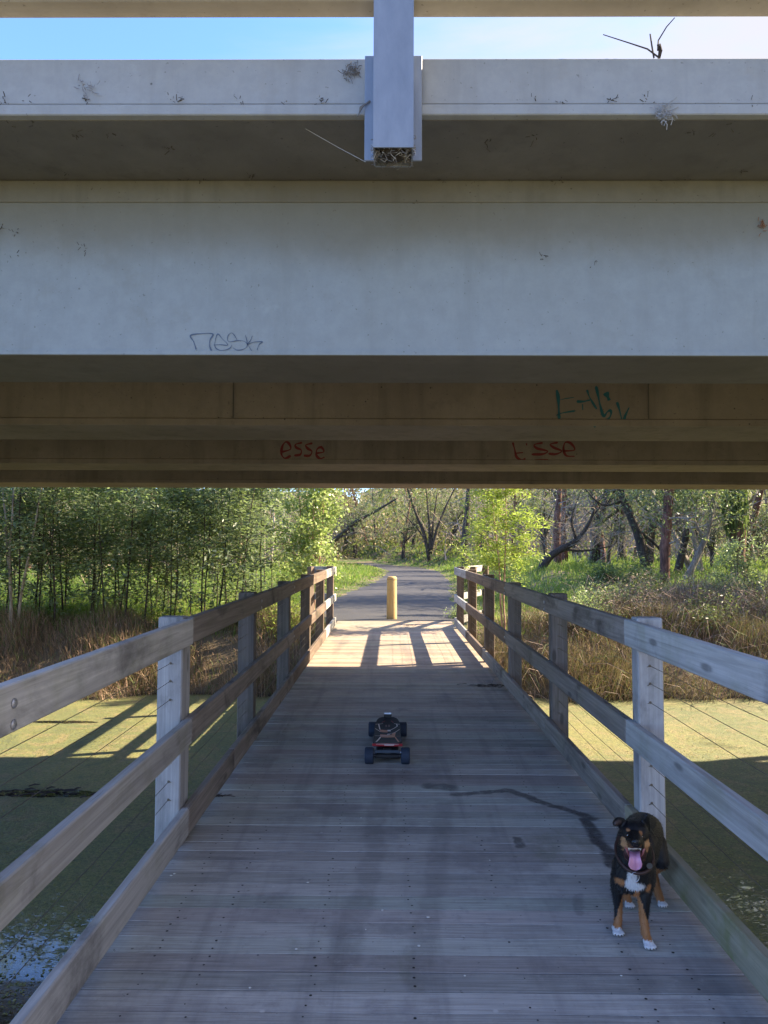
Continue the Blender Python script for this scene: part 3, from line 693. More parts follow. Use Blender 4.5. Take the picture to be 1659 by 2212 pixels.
clump(1435, 244, 2.76, .045, 90, 'grass_tuft', 'pale dry debris clinging to the fascia lip below the dead weed', plain('dusty_straw', (.30, .30, .31), .95))
clump(1645, 486, 3.262, .03, 26, 'dead_leaf', 'crumpled brown leaf caught on the outer girder at the right edge', plain('brown_leaf', (.22, .10, .05), .9))
c = at(785, 235, Y=2.755); g = Geo()
for k in range(3):
    g.tube([at(798+k, 218, Y=2.752)-c, at(782-k*2, 232, Y=2.745)-c, at(772+k, 252, Y=2.752)-c], [.0025, .0035, .0015], 4)
tag(obj('twig', g, straw, loc=c), 'bent dry twig hanging beside the barrier post at the fascia lip', 'twig')
c = at(720, 310, Y=2.9); g = Geo(); g.tube([at(660, 278, z=3.297)-c, at(730, 318, Y=2.86)-c, at(790, 350, Y=2.76)-c], .0009, 3)
tag(obj('web_strand', g, plain('web_thread', (.5, .5, .5), .8), loc=c), 'long pale web strand from the soffit to the foot of the barrier post', 'cobweb')

# ------------------------------------------------------------------ electric skateboard
sk0 = Vector((-.012, 5.85, 0)); sk = thing('electric_skateboard', 'black electric skateboard with four fat rubber wheels standing on the deck', 'skateboard', sk0)
grip = Mat('grip_tape'); nn = grip.noise(grip.objc(), 400, 2); grip.bump(nn, .3, .001); grip.fin(grip.mix(nn, (.018, .018, .021), (.04, .04, .046)), .85)
rub = plain('blue_black_rubber', (.022, .034, .058), .75); blk = plain('black_plastic', (.018, .018, .02), .4); redp = plain('red_trim', (.30, .012, .02), .4)
org = plain('orange_print', (.50, .20, .09), .6, var=.5, scale=45); crm = plain('cream_print', (.72, .62, .56), .6, var=.2, scale=80); alu = plain('brushed_metal', (.5, .5, .54), .35, .9)
# outline along y: half widths
yk = [-.42, -.40, -.34, -.22, 0, .16, .28, .36, .40, .425]; hw = [.090, .108, .112, .110, .104, .108, .102, .088, .070, .045]
zk = [.146, .143, .132, .118, .112, .114, .122, .135, .142, .146]
def zdeck(y, x): return float(np.interp(y, yk, zk))+.10*x*x/.11
def hwid(y): return float(np.interp(y, yk, hw))
g = Geo(); yss = np.linspace(-.42, .425, 34); xs_ = np.linspace(-1, 1, 9); top = []
for y in yss:
    for x in xs_: X_ = x*hwid(y); top.append((X_, y, zdeck(y, X_)))
top = np.array(top); bot = top-[0, 0, .014]; b = g.addv(top); b2 = g.addv(bot); nx = 9
i = (np.arange(33)[:, None]*nx+np.arange(8)[None, :]).ravel(); g.quads(np.stack([i, i+1, i+nx+1, i+nx], 1)+b); g.quads(np.stack([i, i+nx, i+nx+1, i+1], 1)+b2)
for c_ in (0, 8):
    e = np.arange(33)*nx+c_; g.quads(np.stack([e+b, e+nx+b, e+nx+b2, e+b2] if c_ == 0 else [e+b, e+b2, e+nx+b2, e+nx+b], 1))
for r_ in (0, 33):
    e = np.arange(8)+r_*nx; g.quads(np.stack([e+b, e+b2, e+1+b2, e+1+b], 1))
deck = obj('deck', g, grip.m, sk, smooth=False)
def prn(pts, w, mat, name='grip_print'):
    g = Geo(); P_ = [np.array(p, float) for p in pts]; o_ = []
    Q = []
    for a, b_ in zip(P_[:-1], P_[1:]):
        for t in np.linspace(0, 1, 6)[:-1]: Q.append(a+(b_-a)*t)
    Q.append(P_[-1])
    for i_, p in enumerate(Q):
        d = Q[min(i_+1, len(Q)-1)]-Q[max(i_-1, 0)]; d /= np.linalg.norm(d); n_ = np.array([-d[1], d[0]])
        for s_ in (1, -1):
            q = p+n_*w*.5*s_; o_.append((q[0], q[1], zdeck(q[1], q[0])+.0016))
    b = g.addv(o_); g.quads([[b+2*k, b+2*k+1, b+2*k+3, b+2*k+2] for k in range(len(Q)-1)]); return obj(name, g, mat, sk)
def patch(x0, x1, y0, y1, mat, sk_=0):
    g = Geo(); o_ = []
    for y in np.linspace(y0, y1, 7):
        for x in np.linspace(x0, x1, 7): xx_ = x+sk_*(y-y0); o_.append((xx_, y, zdeck(y, xx_)+.0012))
    b = g.addv(o_); i_ = (np.arange(6)[:, None]*7+np.arange(6)[None, :]).ravel(); g.quads(np.stack([i_, i_+1, i_+8, i_+7], 1)+b); return obj('grip_print', g, mat, sk)
patch(-.058, .06, -.13, -.035, org); patch(-.062, .0, .04, .11, org); 
patch(-.004, .02, -.125, -.02, crm); patch(.0, .025, .07, .115, crm); patch(.034, .06, -.05, .02, org, .1)
for pts, w, m_ in (([(-.085, -.36), (-.072, -.24), (-.055, -.13)], .010, crm), ([(.085, -.36), (.076, -.24), (.06, -.13)], .010, org),
                   ([(-.1, .12), (-.06, .05)], .006, crm), ([(-.075, .26), (-.062, .11)], .009, crm), ([(.075, .26), (.08, .2), (.02, .10)], .007, crm),
                   ([(-.1, .24), (-.04, .28)], .005, crm), ([(.1, .24), (.055, .28)], .005, crm), ([(-.1, -.11), (-.06, -.09), (.02, -.05)], .005, crm), ([(.1, -.12), (.06, -.10)], .004, org),
                   ([(.098, .1), (.055, .02), (.0, -.01)], .006, crm), ([(.1, -.32), (.085, -.33)], .005, crm), ([(-.012, .2), (-.012, .255)], .014, plain('dull_mark', (.16, .11, .11), .7)), ([(.012, .2), (.012, .255)], .014, None),
                   ([(-.05, .3), (-.02, .34)], .005, redp), ([(.05, .3), (.03, .34)], .005, redp)):
    prn(pts, w, m_ or bpy.data.materials['dull_mark'])
g = Geo(); g.box((-.113, -.428, .128), (.113, -.415, .148), .004); obj('tail_bumper', g, redp, sk)
g = Geo(); g.box((-.022, -.4295, .136), (.05, -.4282, .142)); g.box((-.085, -.4295, .1445), (.085, -.4282, .1465)); obj('bumper_print', g, crm, sk)
g = Geo(); g.box((-.085, -.30, .055), (.085, .26, .10), .012); obj('battery_case', g, blk, sk)
g = Geo(); g.box((-.033, .385, .146), (.033, .44, .178), .006); l_ = obj('headlight', g, blk, sk)
g = Geo(); g.box((-.030, .384, .1785), (.030, .438, .1805), .001); obj('headlight_cover', g, plain('pale_cover', (.45, .46, .5), .3), l_)
for ty in (-.42+.0, .36):
    tr = obj('truck', (lambda g: (g.tube([(-.135, ty, .06), (.135, ty, .06)], .011, 10), g.box((-.085, ty-.016, .045), (.085, ty+.016, .074), .006), g.box((-.03, ty-.028+(.02 if ty < 0 else -.02), .06), (.03, ty+.028+(.02 if ty < 0 else -.02), .112), .006), g)[-1])(Geo()), blk, sk)
    if ty < 0:
        for s_ in (-1, 1):
            g = Geo(); g.tube([(s_*.022, ty+.05, .055), (s_*.095, ty+.05, .055)], .030, 16); obj('motor', g, plain('motor_grey', (.10, .11, .13), .4, .6), sk)
        g = Geo(); g.box((-.095, ty-.03, .085), (.095, ty-.022, .108), .003); obj('rear_plate', g, plain('plate_grey', (.07, .09, .12), .4, .4), sk)
    for s_ in (-1, 1):
        xw = s_*(.134 if ty < 0 else .129); M = Matrix.Translation((xw, ty, .060)) @ Matrix.Rotation(math.pi/2*s_, 4, 'Y')
        wh = thing_ = bpy.data.objects.new('wheel', None); C.objects.link(wh); wh.parent = sk; wh.empty_display_size = .05
        g = Geo(); g.lathe([(.036, -.030), (.052, -.033), (.059, -.028), (.060, -.020), (.060, .020), (.059, .028), (.052, .033), (.036, .030)], 28, M); obj('tyre', g, rub, wh, smooth=True)
        g = Geo(); g.lathe([(.036, -.024), (.034, .024), (.014, .020), (.010, .032), (0, .032)], 20, M); obj('rim', g, blk, wh, smooth=True)
    if ty < 0:
        g = Geo(); g.tube([(.092, ty-.015, .088), (.112, ty-.015, .088)], .008, 8); g.tube([(-.1, ty-.015, .085), (-.112, ty-.015, .085)], .006, 8); obj('axle_nut', g, alu, sk)

# ------------------------------------------------------------------ the dog
K = 5.267
def D(cx, cy, Y): return at((1460+cx/K)/1.1573, (1980+cy/K)/1.1573, Y=Y)
dp0 = Vector((1.06, 3.12, 0))
dog = thing('dog', 'black and tan dog with white chest and lolling pink tongue standing by the right railing', 'dog', dp0)
prims = []     # (a, ra, b, rb, squash)
def cap_(a, ra, b, rb, n=7):
    for t in np.linspace(0, 1, n): prims.append((Vector(a).lerp(Vector(b), t), (ra+(rb-ra)*t,)*3, None))
def ell(c, r, rot=None): prims.append((Vector(c), r, rot))
hY = 2.93
skull = D(668, 535, hY)
ell(skull, (.056, .060, .047)); ell(D(668, 500, hY+.03), (.048, .05, .035))
ell(D(595, 600, hY), (.030, .04, .032)); ell(D(745, 605, hY), (.030, .04, .032))
cap_(D(668, 600, hY-.03), .036, D(680, 668, hY-.118), .0185); ell(D(672, 640, hY-.075), (.028, .04, .020))
for cx, s_ in ((555, -1), (800, 1)):                       # lips drawn back
    cap_(D(cx-s_*75, 705, hY-.085), .011, D(cx+s_*5, 690, hY-.02), .018, 5)
    cap_(D(cx+s_*8, 690, hY-.02), .018, D(cx-s_*45, 870, hY-.015), .013, 6)
cap_(D(675, 880, hY-.005), .026, D(680, 905, hY-.062), .014)  # lower jaw
ell(D(675, 800, hY+.025), (.046, .035, .05))
cap_(D(668, 640, hY+.06), .058, D(665, 900, 3.04), .078)    # neck
ch = Vector((D(655, 1000, 3.05).x, 3.06, .275))
ell(ch, (.082, .085, .098)); ell(ch+Vector((-.045, -.01, -.005)), (.042, .06, .085)); ell(ch+Vector((.048, .0, -.005)), (.042, .06, .085))
wi = Vector((D(730, 900, 3.14).x, 3.16, .335)); ell(wi, (.085, .11, .095))
hip = Vector((D(805, 700, 3.36).x, 3.38, .315)); 
for t in np.linspace(0, 1, 16): ell(wi.lerp(hip, t)+Vector((.012*math.sin(t*3.1), 0, .01*math.sin(3.1*t))), (.087-.006*math.sin(3.1*t), .08, .088-.014*t))
ell(hip+Vector((.042, .0, -.045)), (.040, .07, .085)); ell(hip+Vector((-.045, .0, -.045)), (.042, .07, .085))
def leg(pts, rs):
    for a, b, ra, rb in zip(pts[:-1], pts[1:], rs[:-1], rs[1:]): cap_(a, ra, b, rb, 7)
fl = Vector((D(468, 1800, 3.06).x, 3.10, .0)); fr = Vector((D(865, 1990, 2.98).x, 3.0, .0))
leg([ch+Vector((-.052, .01, -.03)), Vector((fl.x+.004, 3.10, .19)), Vector((fl.x+.010, 3.105, .10)), Vector((fl.x+.004, 3.09, .045)), fl+Vector((0, -.004, .020))], [.036, .027, .0175, .0165, .019])
leg([ch+Vector((.058, .0, -.03)), Vector((fr.x-.002, 3.03, .19)), Vector((fr.x-.010, 3.015, .10)), Vector((fr.x-.008, 3.0, .045)), fr+Vector((0, 0, .020))], [.037, .028, .018, .017, .019])
hl = Vector((D(570, 1470, 3.34).x, 3.33, 0)); hr = Vector((D(1010, 1470, 3.34).x, 3.34, 0))
leg([hip+Vector((-.045, -.02, -.05)), Vector((hl.x+.01, 3.32, .20)), Vector((hl.x+.004, 3.42, .115)), Vector((hl.x, 3.38, .05)), hl+Vector((0, .0, .018))], [.046, .036, .021, .018, .018])
leg([hip+Vector((.048, -.02, -.05)), Vector((hr.x-.002, 3.33, .20)), Vector((hr.x-.004, 3.43, .115)), Vector((hr.x, 3.39, .05)), hr+Vector((0, .0, .018))], [.048, .038, .022, .019, .018])
toes = []
for f, w in ((fl, .88), (fr, .92), (hl, .8), (hr, .8)):
    ell(f+Vector((0, -.002, .016)), (.024*w, .028, .016))
    for k, dx in enumerate((-.020, -.0068, .0068, .020)):
        c_ = f+Vector((dx*w, -.030+(.005 if k in (0, 3) else 0), .011)); ell(c_, (.0072, .015, .0105)); toes.append(c_)
cap_(hip+Vector((.0, .07, .02)), .024, hip+Vector((.03, .16, -.07)), .014)   # tail
# ears: one folded out to the side, one upright
def earcap(pts, rs):
    for a, b, ra, rb in zip(pts[:-1], pts[1:], rs[:-1], rs[1:]):
        for t in np.linspace(0, 1, 6): p = a.lerp(b, t); r_ = ra+(rb-ra)*t; prims.append((p, (r_, .009, r_), None))
earcap([D(545, 470, hY+.02), D(490, 400, hY+.015), D(445, 385, hY+.005), D(405, 415, hY-.01)], [.026, .021, .017, .010])
earcap([D(790, 470, hY+.02), D(806, 400, hY+.01), D(818, 345, hY+.0), D(826, 300, hY-.005)], [.028, .021, .014, .006])
g = Geo(); sp = []
for i_ in range(9):
    for j in range(12):
        th, ph = math.pi*i_/8, 2*math.pi*j/12; sp.append((math.sin(th)*math.cos(ph), math.sin(th)*math.sin(ph), math.cos(th)))
sp = np.array(sp); f_ = [[i_*12+j, (i_+1)*12+j, (i_+1)*12+(j+1) % 12, i_*12+(j+1) % 12] for i_ in range(8) for j in range(12)]
for c_, r_, rot in prims: b = g.addv(sp*np.array(r_)+np.array(c_-dp0)); g.quads(np.array(f_)+b)
tmp = bpy.data.objects.new('tmp', g.mesh('tmp')); C.objects.link(tmp)
md = tmp.modifiers.new('r', 'REMESH'); md.mode = 'VOXEL'; md.voxel_size = .0042
md = tmp.modifiers.new('s', 'SMOOTH'); md.iterations = 5; md.factor = .5
dg = bpy.context.evaluated_depsgraph_get(); dg.update(); me = bpy.data.meshes.new_from_object(tmp.evaluated_get(dg)); bpy.data.objects.remove(tmp)
me.name = 'body'; me.polygons.foreach_set('use_smooth', np.ones(len(me.polygons), bool))
nv = len(me.vertices); co = np.zeros(nv*3, np.float32); me.vertices.foreach_get('co', co); co = co.reshape(-1, 3)+np.array(dp0)
nr = np.zeros(nv*3, np.float32); me.vertices.foreach_get('normal', nr); nr = nr.reshape(-1, 3)
black = np.array([.004, .004, .0055]); tanc = np.array([.36, .155, .055]); white = np.array([.62, .62, .62])
colr = np.tile(black, (nv, 1))
def blobm(c, r, soft=.35):
    d = np.linalg.norm((co-np.array(c))/np.array(r), axis=1)+rng.normal(0, .06, nv); return np.clip((1-d)/soft+.5, 0, 1)[:, None]
def paint(m_, c_):
    global colr; colr = colr*(1-m_)+np.array(c_)*m_
zz = co[:, 2]; yy_ = co[:, 1]
def near_leg(f, r=.05, ry=.09): return (np.abs(co[:, 0]-f.x) < r) & (np.abs(yy_-f.y-.02) < ry)
for f, zt in ((fl, .135), (fr, .145)):
    inner = (co[:, 0]-f.x)*(1 if f is fl else -1)
    m_ = near_leg(f) & (zz < zt-.045+inner*3.4+rng.normal(0, .004, nv)); paint(m_[:, None]*1.0, tanc)
    m_ = near_leg(f) & (zz < .030+rng.normal(0, .003, nv)); paint(m_[:, None]*1.0, white)
for f in (hl, hr):
    m_ = near_leg(f, .05, .13) & (zz < .17); paint(m_[:, None]*1.0, tanc*.9)
    m_ = near_leg(f) & (zz < .024) & (yy_ < f.y-.01); paint(m_[:, None]*1.0, white*.9)
def front(m_, lim=-.1): return m_*(nr[:, 1:2] < lim)
paint(front(blobm(D(650, 1130, 2.97), (.017, .09, .045))), white); paint(front(blobm(D(700, 1260, 2.98), (.034, .09, .018))), white); paint(front(blobm(D(620, 1230, 2.98), (.02, .09, .025))), white)
paint(front(blobm(D(485, 1190, 3.0), (.015, .09, .014))), tanc*1.0); paint(front(blobm(D(852, 1265, 3.0), (.014, .09, .018))), tanc*1.0)
for cx, s_ in ((555, -1), (800, 1)):
    paint(blobm(D(cx+s_*18, 668, hY-.03), (.026, .05, .016)), (.50, .27, .12)); paint(blobm(D(cx-s_*5, 790, hY-.02), (.017, .05, .036)), (.40, .20, .09))
paint(blobm(D(668, 690, hY-.09), (.030, .03, .012)), tanc*.35)
for cx, cy in ((597, 522), (738, 538)): paint(front(blobm(D(cx, cy, hY-.05), (.009, .03, .007))), tanc*.8)
paint(front(blobm(D(470, 425, hY-.02), (.02, .03, .012))), (.06, .04, .035))
at_ = me.color_attributes.new('fur', 'FLOAT_COLOR', 'POINT'); at_.data.foreach_set('color', np.concatenate([colr, np.ones((nv, 1))], 1).astype(np.float32).ravel())
fm = Mat('dog_fur'); ac = fm.n('ShaderNodeAttribute', attribute_name='fur').outputs['Color']; P = fm.objc()
nn = fm.noise(fm.map(P, (160, 160, 50)), 1, 4, .7); c = fm.mix(fm.ramp(nn, .3, .7, 0, .4), ac, fm.mix(1, ac, (.5, .5, .55), 'MULTIPLY'))
fm.bump(nn, .5, .004); fm.fin(c, .48); fm.p.inputs['Sheen Weight'].default_value = .0; fm.p.inputs['Sheen Roughness'].default_value = .4
fm.p.inputs['Specular IOR Level'].default_value = .35
body = obj('body', me, fm.m, dog)
# short coat
sel = rng.choice(nv, 26000); p = co[sel]-np.array(dp0); n_ = nr[sel]
k = (co[sel][:, 2] > .03) & ~((np.abs(co[sel][:, 1]-hY) < .15) & (co[sel][:, 2] > .36) & (nr[sel][:, 1] < -.2))
sel = sel[k]; p = p[k]; n_ = n_[k]; dn = n_*.45+np.array([0, .25, -.75])+rng.normal(0, .18, n_.shape); dn /= np.linalg.norm(dn, axis=1, keepdims=True)
ln = rng.uniform(.005, .012, len(p))[:, None]; sd = np.cross(dn, n_); sd /= np.maximum(np.linalg.norm(sd, axis=1, keepdims=True), 1e-5); wd_ = .0011
v_ = np.stack([p-sd*wd_, p+sd*wd_, p+dn*ln+n_*.001], 1).reshape(-1, 3); g = Geo(); b = g.addv(v_); g.tris(np.arange(len(v_)).reshape(-1, 3)+b); me2 = g.mesh('coat')
a2_ = me2.color_attributes.new('fur', 'FLOAT_COLOR', 'POINT')
if len(me2.vertices) == len(v_): a2_.data.foreach_set('color', np.concatenate([np.repeat(colr[sel], 3, 0), np.ones((len(v_), 1))], 1).astype(np.float32).ravel())
stuff(obj('coat', me2, fm.m, dog))
def lp(v): return v-dp0
nose = plain('wet_nose', (.008, .008, .009), .25); g = Geo()
def blobgeo(g, c, r): b = g.addv(sp*np.array(r)+np.array(c)); g.quads(np.array(f_)+b)
blobgeo(g, lp(D(680, 662, hY-.137)), (.0165, .010, .0125)); nz_ = obj('nose', g, nose, dog, smooth=True)
g = Geo(); [blobgeo(g, lp(D(x, 668, hY-.1475)), (.0032, .002, .004)) for x in (655, 706)]; obj('nostrils', g, plain('nostril', (.001, .001, .001), .9), nz_)
for cx, cy in ((570, 572), (765, 592)):
    g = Geo(); blobgeo(g, lp(D(cx, cy, hY-.057)), (.0075, .006, .0065)); e = obj('eye', g, plain('amber_eye', (.035, .018, .008), .08), dog, smooth=True)
    g = Geo(); blobgeo(g, lp(D(cx+2, cy-4, hY-.064)), (.0017, .001, .0015)); obj('catchlight', g, plain('eye_glint', (.5, .55, .6), .2), e)  # pale bead stands in for the reflected glint on the eye
# mouth: dark cavity, gums, teeth, tongue
mouth = plain('mouth_dark', (.035, .008, .010), .4); gum = plain('gum_pink', (.30, .10, .10), .35); g = Geo()
blobgeo(g, lp(D(672, 800, hY-.028)), (.047, .02, .040)); mo = obj('mouth', g, mouth, dog, smooth=True)
for s_, pts in ((-1, [(545, 700), (558, 735), (575, 790), (598, 850)]), (1, [(803, 705), (795, 740), (775, 800), (752, 850)])):
    g = Geo(); g.tube([lp(D(x, y, hY-.047)) for x, y in pts], [.0035, .0050, .0045, .003], 8); obj('gum', g, gum, mo, smooth=True)
g = Geo()
for x in (612, 632, 652, 672, 692, 712, 730): blobgeo(g, lp(D(x, 745, hY-.072)), (.0026, .002, .003))
for x, s_ in ((592, 1), (745, 1)): g.lathe([(.0032, 0), (.002, -.006), (0, -.011)], 8, Matrix.Translation(lp(D(x, 735, hY-.07))))
obj('teeth', g, plain('ivory_teeth', (.75, .70, .60), .3), mo, smooth=True)
tm = Mat('tongue_pink'); tn = tm.noise(tm.objc(), 90, 4); tm.bump(tn, .25, .002); tm.fin(tm.mix(tn, (.56, .24, .36), (.68, .34, .47)), .35); tm.p.inputs['Subsurface Weight'].default_value = .15; tm.p.inputs['Subsurface Radius'].default_value = (.01, .004, .003)
ty_ = [(760, 74, -.030), (800, 72, -.060), (850, 70, -.090), (900, 80, -.100), (950, 92, -.098), (985, 84, -.094), (1015, 58, -.090), (1032, 22, -.087)]
g = Geo(); rows_ = []
for cy, w_, dY in ty_:
    cx = 667+(cy-760)*.045
    for u in np.linspace(-1, 1, 9):
        for sd_ in (0,): rows_.append(lp(D(cx+u*w_, cy, hY+dY+.010*(1-u*u)-.004)))
for cy, w_, dY in ty_:
    cx = 667+(cy-760)*.045
    for u in np.linspace(-1, 1, 9): rows_.append(lp(D(cx+u*w_*.96, cy, hY+dY+.006+.010*(1-u*u))))
b = g.addv(np.array(rows_)); m_ = len(ty_)
for r_ in range(m_-1):
    for k in range(8): a_ = r_*9+k; g.quads([[a_+b, a_+9+b, a_+10+b, a_+1+b], [a_+m_*9+b, a_+1+m_*9+b, a_+10+m_*9+b, a_+9+m_*9+b]])
for r_ in range(m_-1):
    for k, fl_ in ((0, 1), (8, 0)): a_ = r_*9+k; q_ = [a_, a_+m_*9, a_+9+m_*9, a_+9]; g.quads([[x+b for x in (q_ if fl_ else q_[::-1])]])
for k in range(8): a_ = (m_-1)*9+k; g.quads([[a_+b, a_+m_*9+b, a_+1+m_*9+b, a_+1+b]])
tg_ = obj('tongue', g, tm.m, dog, smooth=True)
g = Geo(); g.tube([lp(D(667+(cy-760)*.045, cy, hY+dY+.0045)) for cy, _, dY in ty_[1:6]], [.0012, .0016, .0016, .0012, .0006], 6); obj('tongue_groove', g, plain('tongue_groove', (.55, .25, .36), .4), tg_)
# collar, ring and tag
cc_ = D(660, 960, 3.0); cn = []
for k in range(29):
    w_ = 2*math.pi*k/28; cn.append(lp(Vector((D(662, 900, 3.03).x+.070*math.cos(w_), 3.03+.085*math.sin(w_), .355+.045*math.sin(w_)+.010*math.cos(w_)))))
g = Geo(); g.tube(cn, .0075, 8, cap=False); col_ = obj('collar', g, plain('dark_brown_collar', (.035, .014, .010), .5), dog, smooth=True)
g = Geo(); g.lathe([(0, -.0012), (.0115, -.0012), (.0115, .0012), (0, .0012)], 20, Matrix.Translation(lp(D(862, 972, 2.945))) @ Matrix.Rotation(math.pi/2, 4, 'X')); obj('disc_tag', g, plain('dull_steel_tag', (.16, .17, .18), .35, .8), col_)
g = Geo(); rc = lp(D(675, 1120, 2.945)); g.tube([rc+Vector((.0155*math.cos(w_), 0, .019*math.sin(w_))) for w_ in np.linspace(0, 6.283, 22)], .0011, 5, cap=False); obj('ring', g, alu, col_)
g = Geo()
for c_ in toes: g.lathe([(.0022, 0), (.0016, .004), (0, .007)], 6, Matrix.Translation(lp(c_+Vector((0, -.012, 0)))) @ Matrix.Rotation(math.pi*.6, 4, 'X'))
stuff(obj('claws', g, plain('dark_claw', (.05, .04, .035), .4), dog))

# ------------------------------------------------------------------ small things lying on the deck
def deck_twig(px, py, L_, n, label, mat=twm, name='twig', spread=.05, rise=.012):
    c_ = at(px, py, z=0); g = Geo(); s = name
    for k in range(n):
        a_ = rng.uniform(-.25, .25)+(math.pi if rng.random() < .3 else 0); p = np.array([rng.normal(0, spread), rng.normal(0, spread*.3), .004+abs(rng.normal(0, .003))]); q = p+np.array([math.cos(a_), math.sin(a_), 0])*L_*rng.uniform(.3, 1); q[2] = .004+abs(rng.normal(0, rise))
        g.tube([p, (p+q)/2+[0, rng.normal(0, .008), .003], q], [rng.uniform(.002, .005), .003, .0012], 4)
    return tag(obj(name, g, mat, loc=c_), label, 'twig' if name == 'twig' else 'debris')
deck_twig(470, 1722, .09, 8, 'dark broken twig lying on the deck beside the left kerb board', spread=.03)
deck_twig(1050, 1482, .10, 40, 'scattered dark bark crumbs on the deck near the right kerb board', name='bark_crumbs', spread=.14, rise=.003)
deck_twig(880, 1352, .10, 14, 'wisp of dry grass on the sunlit far end of the deck', straw, 'dry_grass_wisp', .08)
c_ = at(1062, 1478, z=0); g = Geo(); g.tube([(0, 0, .004), (.03, .02, .07), (.12, .05, .105), (.2, .06, .06)], [.003, .0025, .002, .001], 5); g.tube([(0, 0, .004), (-.03, .01, .03), (-.05, 0, .01)], .002, 4)
tag(obj('dry_stalk', g, straw, loc=c_), 'arched dry stalk leaning on the right kerb board', 'stalk')
c_ = at(1010, 1672, z=0)
g = Geo(); pale = plain('pale_litter', (.62, .60, .56), .8)
for (x, y) in [(512, 1684), (370, 1893), (377, 1889), (1058, 1860), (1243, 1669), (790, 2010), (1004, 2110), (905, 2045), (640, 2052), (1342, 2110), (540, 2136), (826, 1968), (925, 1983), (665, 1908), (780, 1768)]:
    p = at(x, y, z=0)-c_; n_ = rng.integers(3, 6); r_ = rng.uniform(.004, .009); a_ = np.arange(6)*6.283/6; b = g.addv(np.stack([p.x+r_*np.cos(a_)*rng.uniform(.6, 1.4), p.y+r_*np.sin(a_), np.full(6, .004)], 1)); b2 = g.addv(np.array([[p.x, p.y, .007]]))
    g.tris([[b+q, b+(q+1) % 6, b2] for q in range(6)])
stuff(obj('pale_flecks', g, pale, loc=c_), 'pale flecks of bark and paper scattered on the planks', 'litter')
g = Geo(); c_ = Vector((-3.6, 8.0, WATER))
for k in range(34):
    p = np.array([rng.uniform(-.85, .75), rng.normal(0, .09), .012]); a_ = rng.uniform(-.4, .4); q = p+np.array([math.cos(a_), math.sin(a_), 0])*rng.uniform(.05, .22); q[2] = .014+rng.uniform(0, .02); g.tube([p, (p+q)/2+[0, .01, .008], q], [.008, .009, .003], 5)
tag(obj('floating_sticks', g, twm, loc=c_), 'line of dark waterlogged sticks floating in the duckweed on the left', 'sticks')
# ------------------------------------------------------------------ vegetation
F_wattle = foliage('wattle_foliage', (.085, .125, .065), (.32, .38, .25), .55, .36, .45)
F_bright = foliage('young_wattle_foliage', (.20, .30, .05), (.44, .50, .10), .45, .5, .2)
F_poplar = foliage('poplar_foliage', (.17, .26, .07), (.50, .55, .28), .45, .33, .25)
F_gum = foliage('gum_foliage', (.045, .07, .03), (.15, .175, .09), .30, .5, .4)
F_olive = foliage('scrub_foliage', (.045, .05, .02), (.19, .145, .07), .3, .6, .55, (.40, .27, .17))
F_wattle2 = foliage('wattle_foliage_grey', (.05, .08, .045), (.22, .27, .19), .40, .4, .5)
F_grass = foliage('grass_blade', (.06, .135, .020), (.19, .30, .05), .45, .5, .35, (.38, .33, .15))
F_reed = foliage('dry_reed', (.13, .08, .06), (.43, .285, .205), .15, .7, .4, (.14, .20, .06))
F_tangle = foliage('dry_tangle', (.12, .085, .072), (.40, .295, .24), .1, .8, .4, (.12, .17, .07))
F_weep = foliage('hanging_green', (.05, .09, .03), (.14, .20, .07), .3, .5, .2)
B_dark = bark('dark_bark', (.03, .024, .02), (.09, .068, .052)); B_red = bark('red_brown_bark', (.075, .032, .022), (.24, .11, .075)); B_pale = bark('pale_bark', (.28, .23, .19), (.52, .45, .38))
B_grey = bark('grey_twig', (.15, .125, .105), (.38, .32, .27)); B_pink = bark('pinkish_bark', (.30, .17, .12), (.50, .33, .25))

def rand_unit(n, rg): v = rg.normal(0, 1, (n, 3)); return v/np.linalg.norm(v, axis=1, keepdims=True)
def branchy(g, base, dr, ln, r, depth, rg, tips, bend=.25, up=.1, nb=(3, 5), spread=.8, n=5, shrink=.6):
    """a limb and its offshoots; notes the twigs' points in tips"""
    p = np.array(base, float); d = np.array(dr, float); d /= np.linalg.norm(d); steps = 5; pts = [p.copy()]; rad = [r]
    for i in range(steps):
        d = d+rg.normal(0, bend, 3)*.5+np.array([0, 0, up]); d /= np.linalg.norm(d); p = p+d*ln/steps; pts.append(p.copy()); rad.append(r*(1-.75*(i+1)/steps))
    g.tube(pts, rad, n if r > .012 else 3, cap=False)
    if depth <= 0:
        for q in pts[1:]: tips.append((q, d.copy()))
        return
    for k in range(rg.integers(*nb)):
        t = rg.uniform(.35, 1); j = min(int(t*steps), steps-1); q = pts[j]+(pts[j+1]-pts[j])*(t*steps-j); dd = d*.55+rand_unit(1, rg)[0]*spread
        branchy(g, q, dd, ln*shrink*rg.uniform(.7, 1.15), max(r*(1-.7*t)*.75, .003), depth-1, rg, tips, bend, up, nb, spread, n, shrink)

def fronds(g, tips, per, rg, size=(.06, .12), aspect=.32, flat=.5, rad=.16, droop=0.0):
    P_ = np.array([t[0] for t in tips]); D_ = np.array([t[1] for t in tips]); i = np.repeat(np.arange(len(P_)), per); n = len(i)
    P1 = P_[i]+rg.normal(0, rad, (n, 3))*[1, 1, .7]; d = D_[i]*.5+rg.normal(0, .6, (n, 3)); d[:, 2] = d[:, 2]*(1-flat)-droop
    nn = np.array([0, 0, 1.])*flat+rand_unit(n, rg)*(1.05-flat)
    L_ = rg.uniform(*size, n); g.leaves(P1, d, nn, L_, L_*aspect, fold=.15)

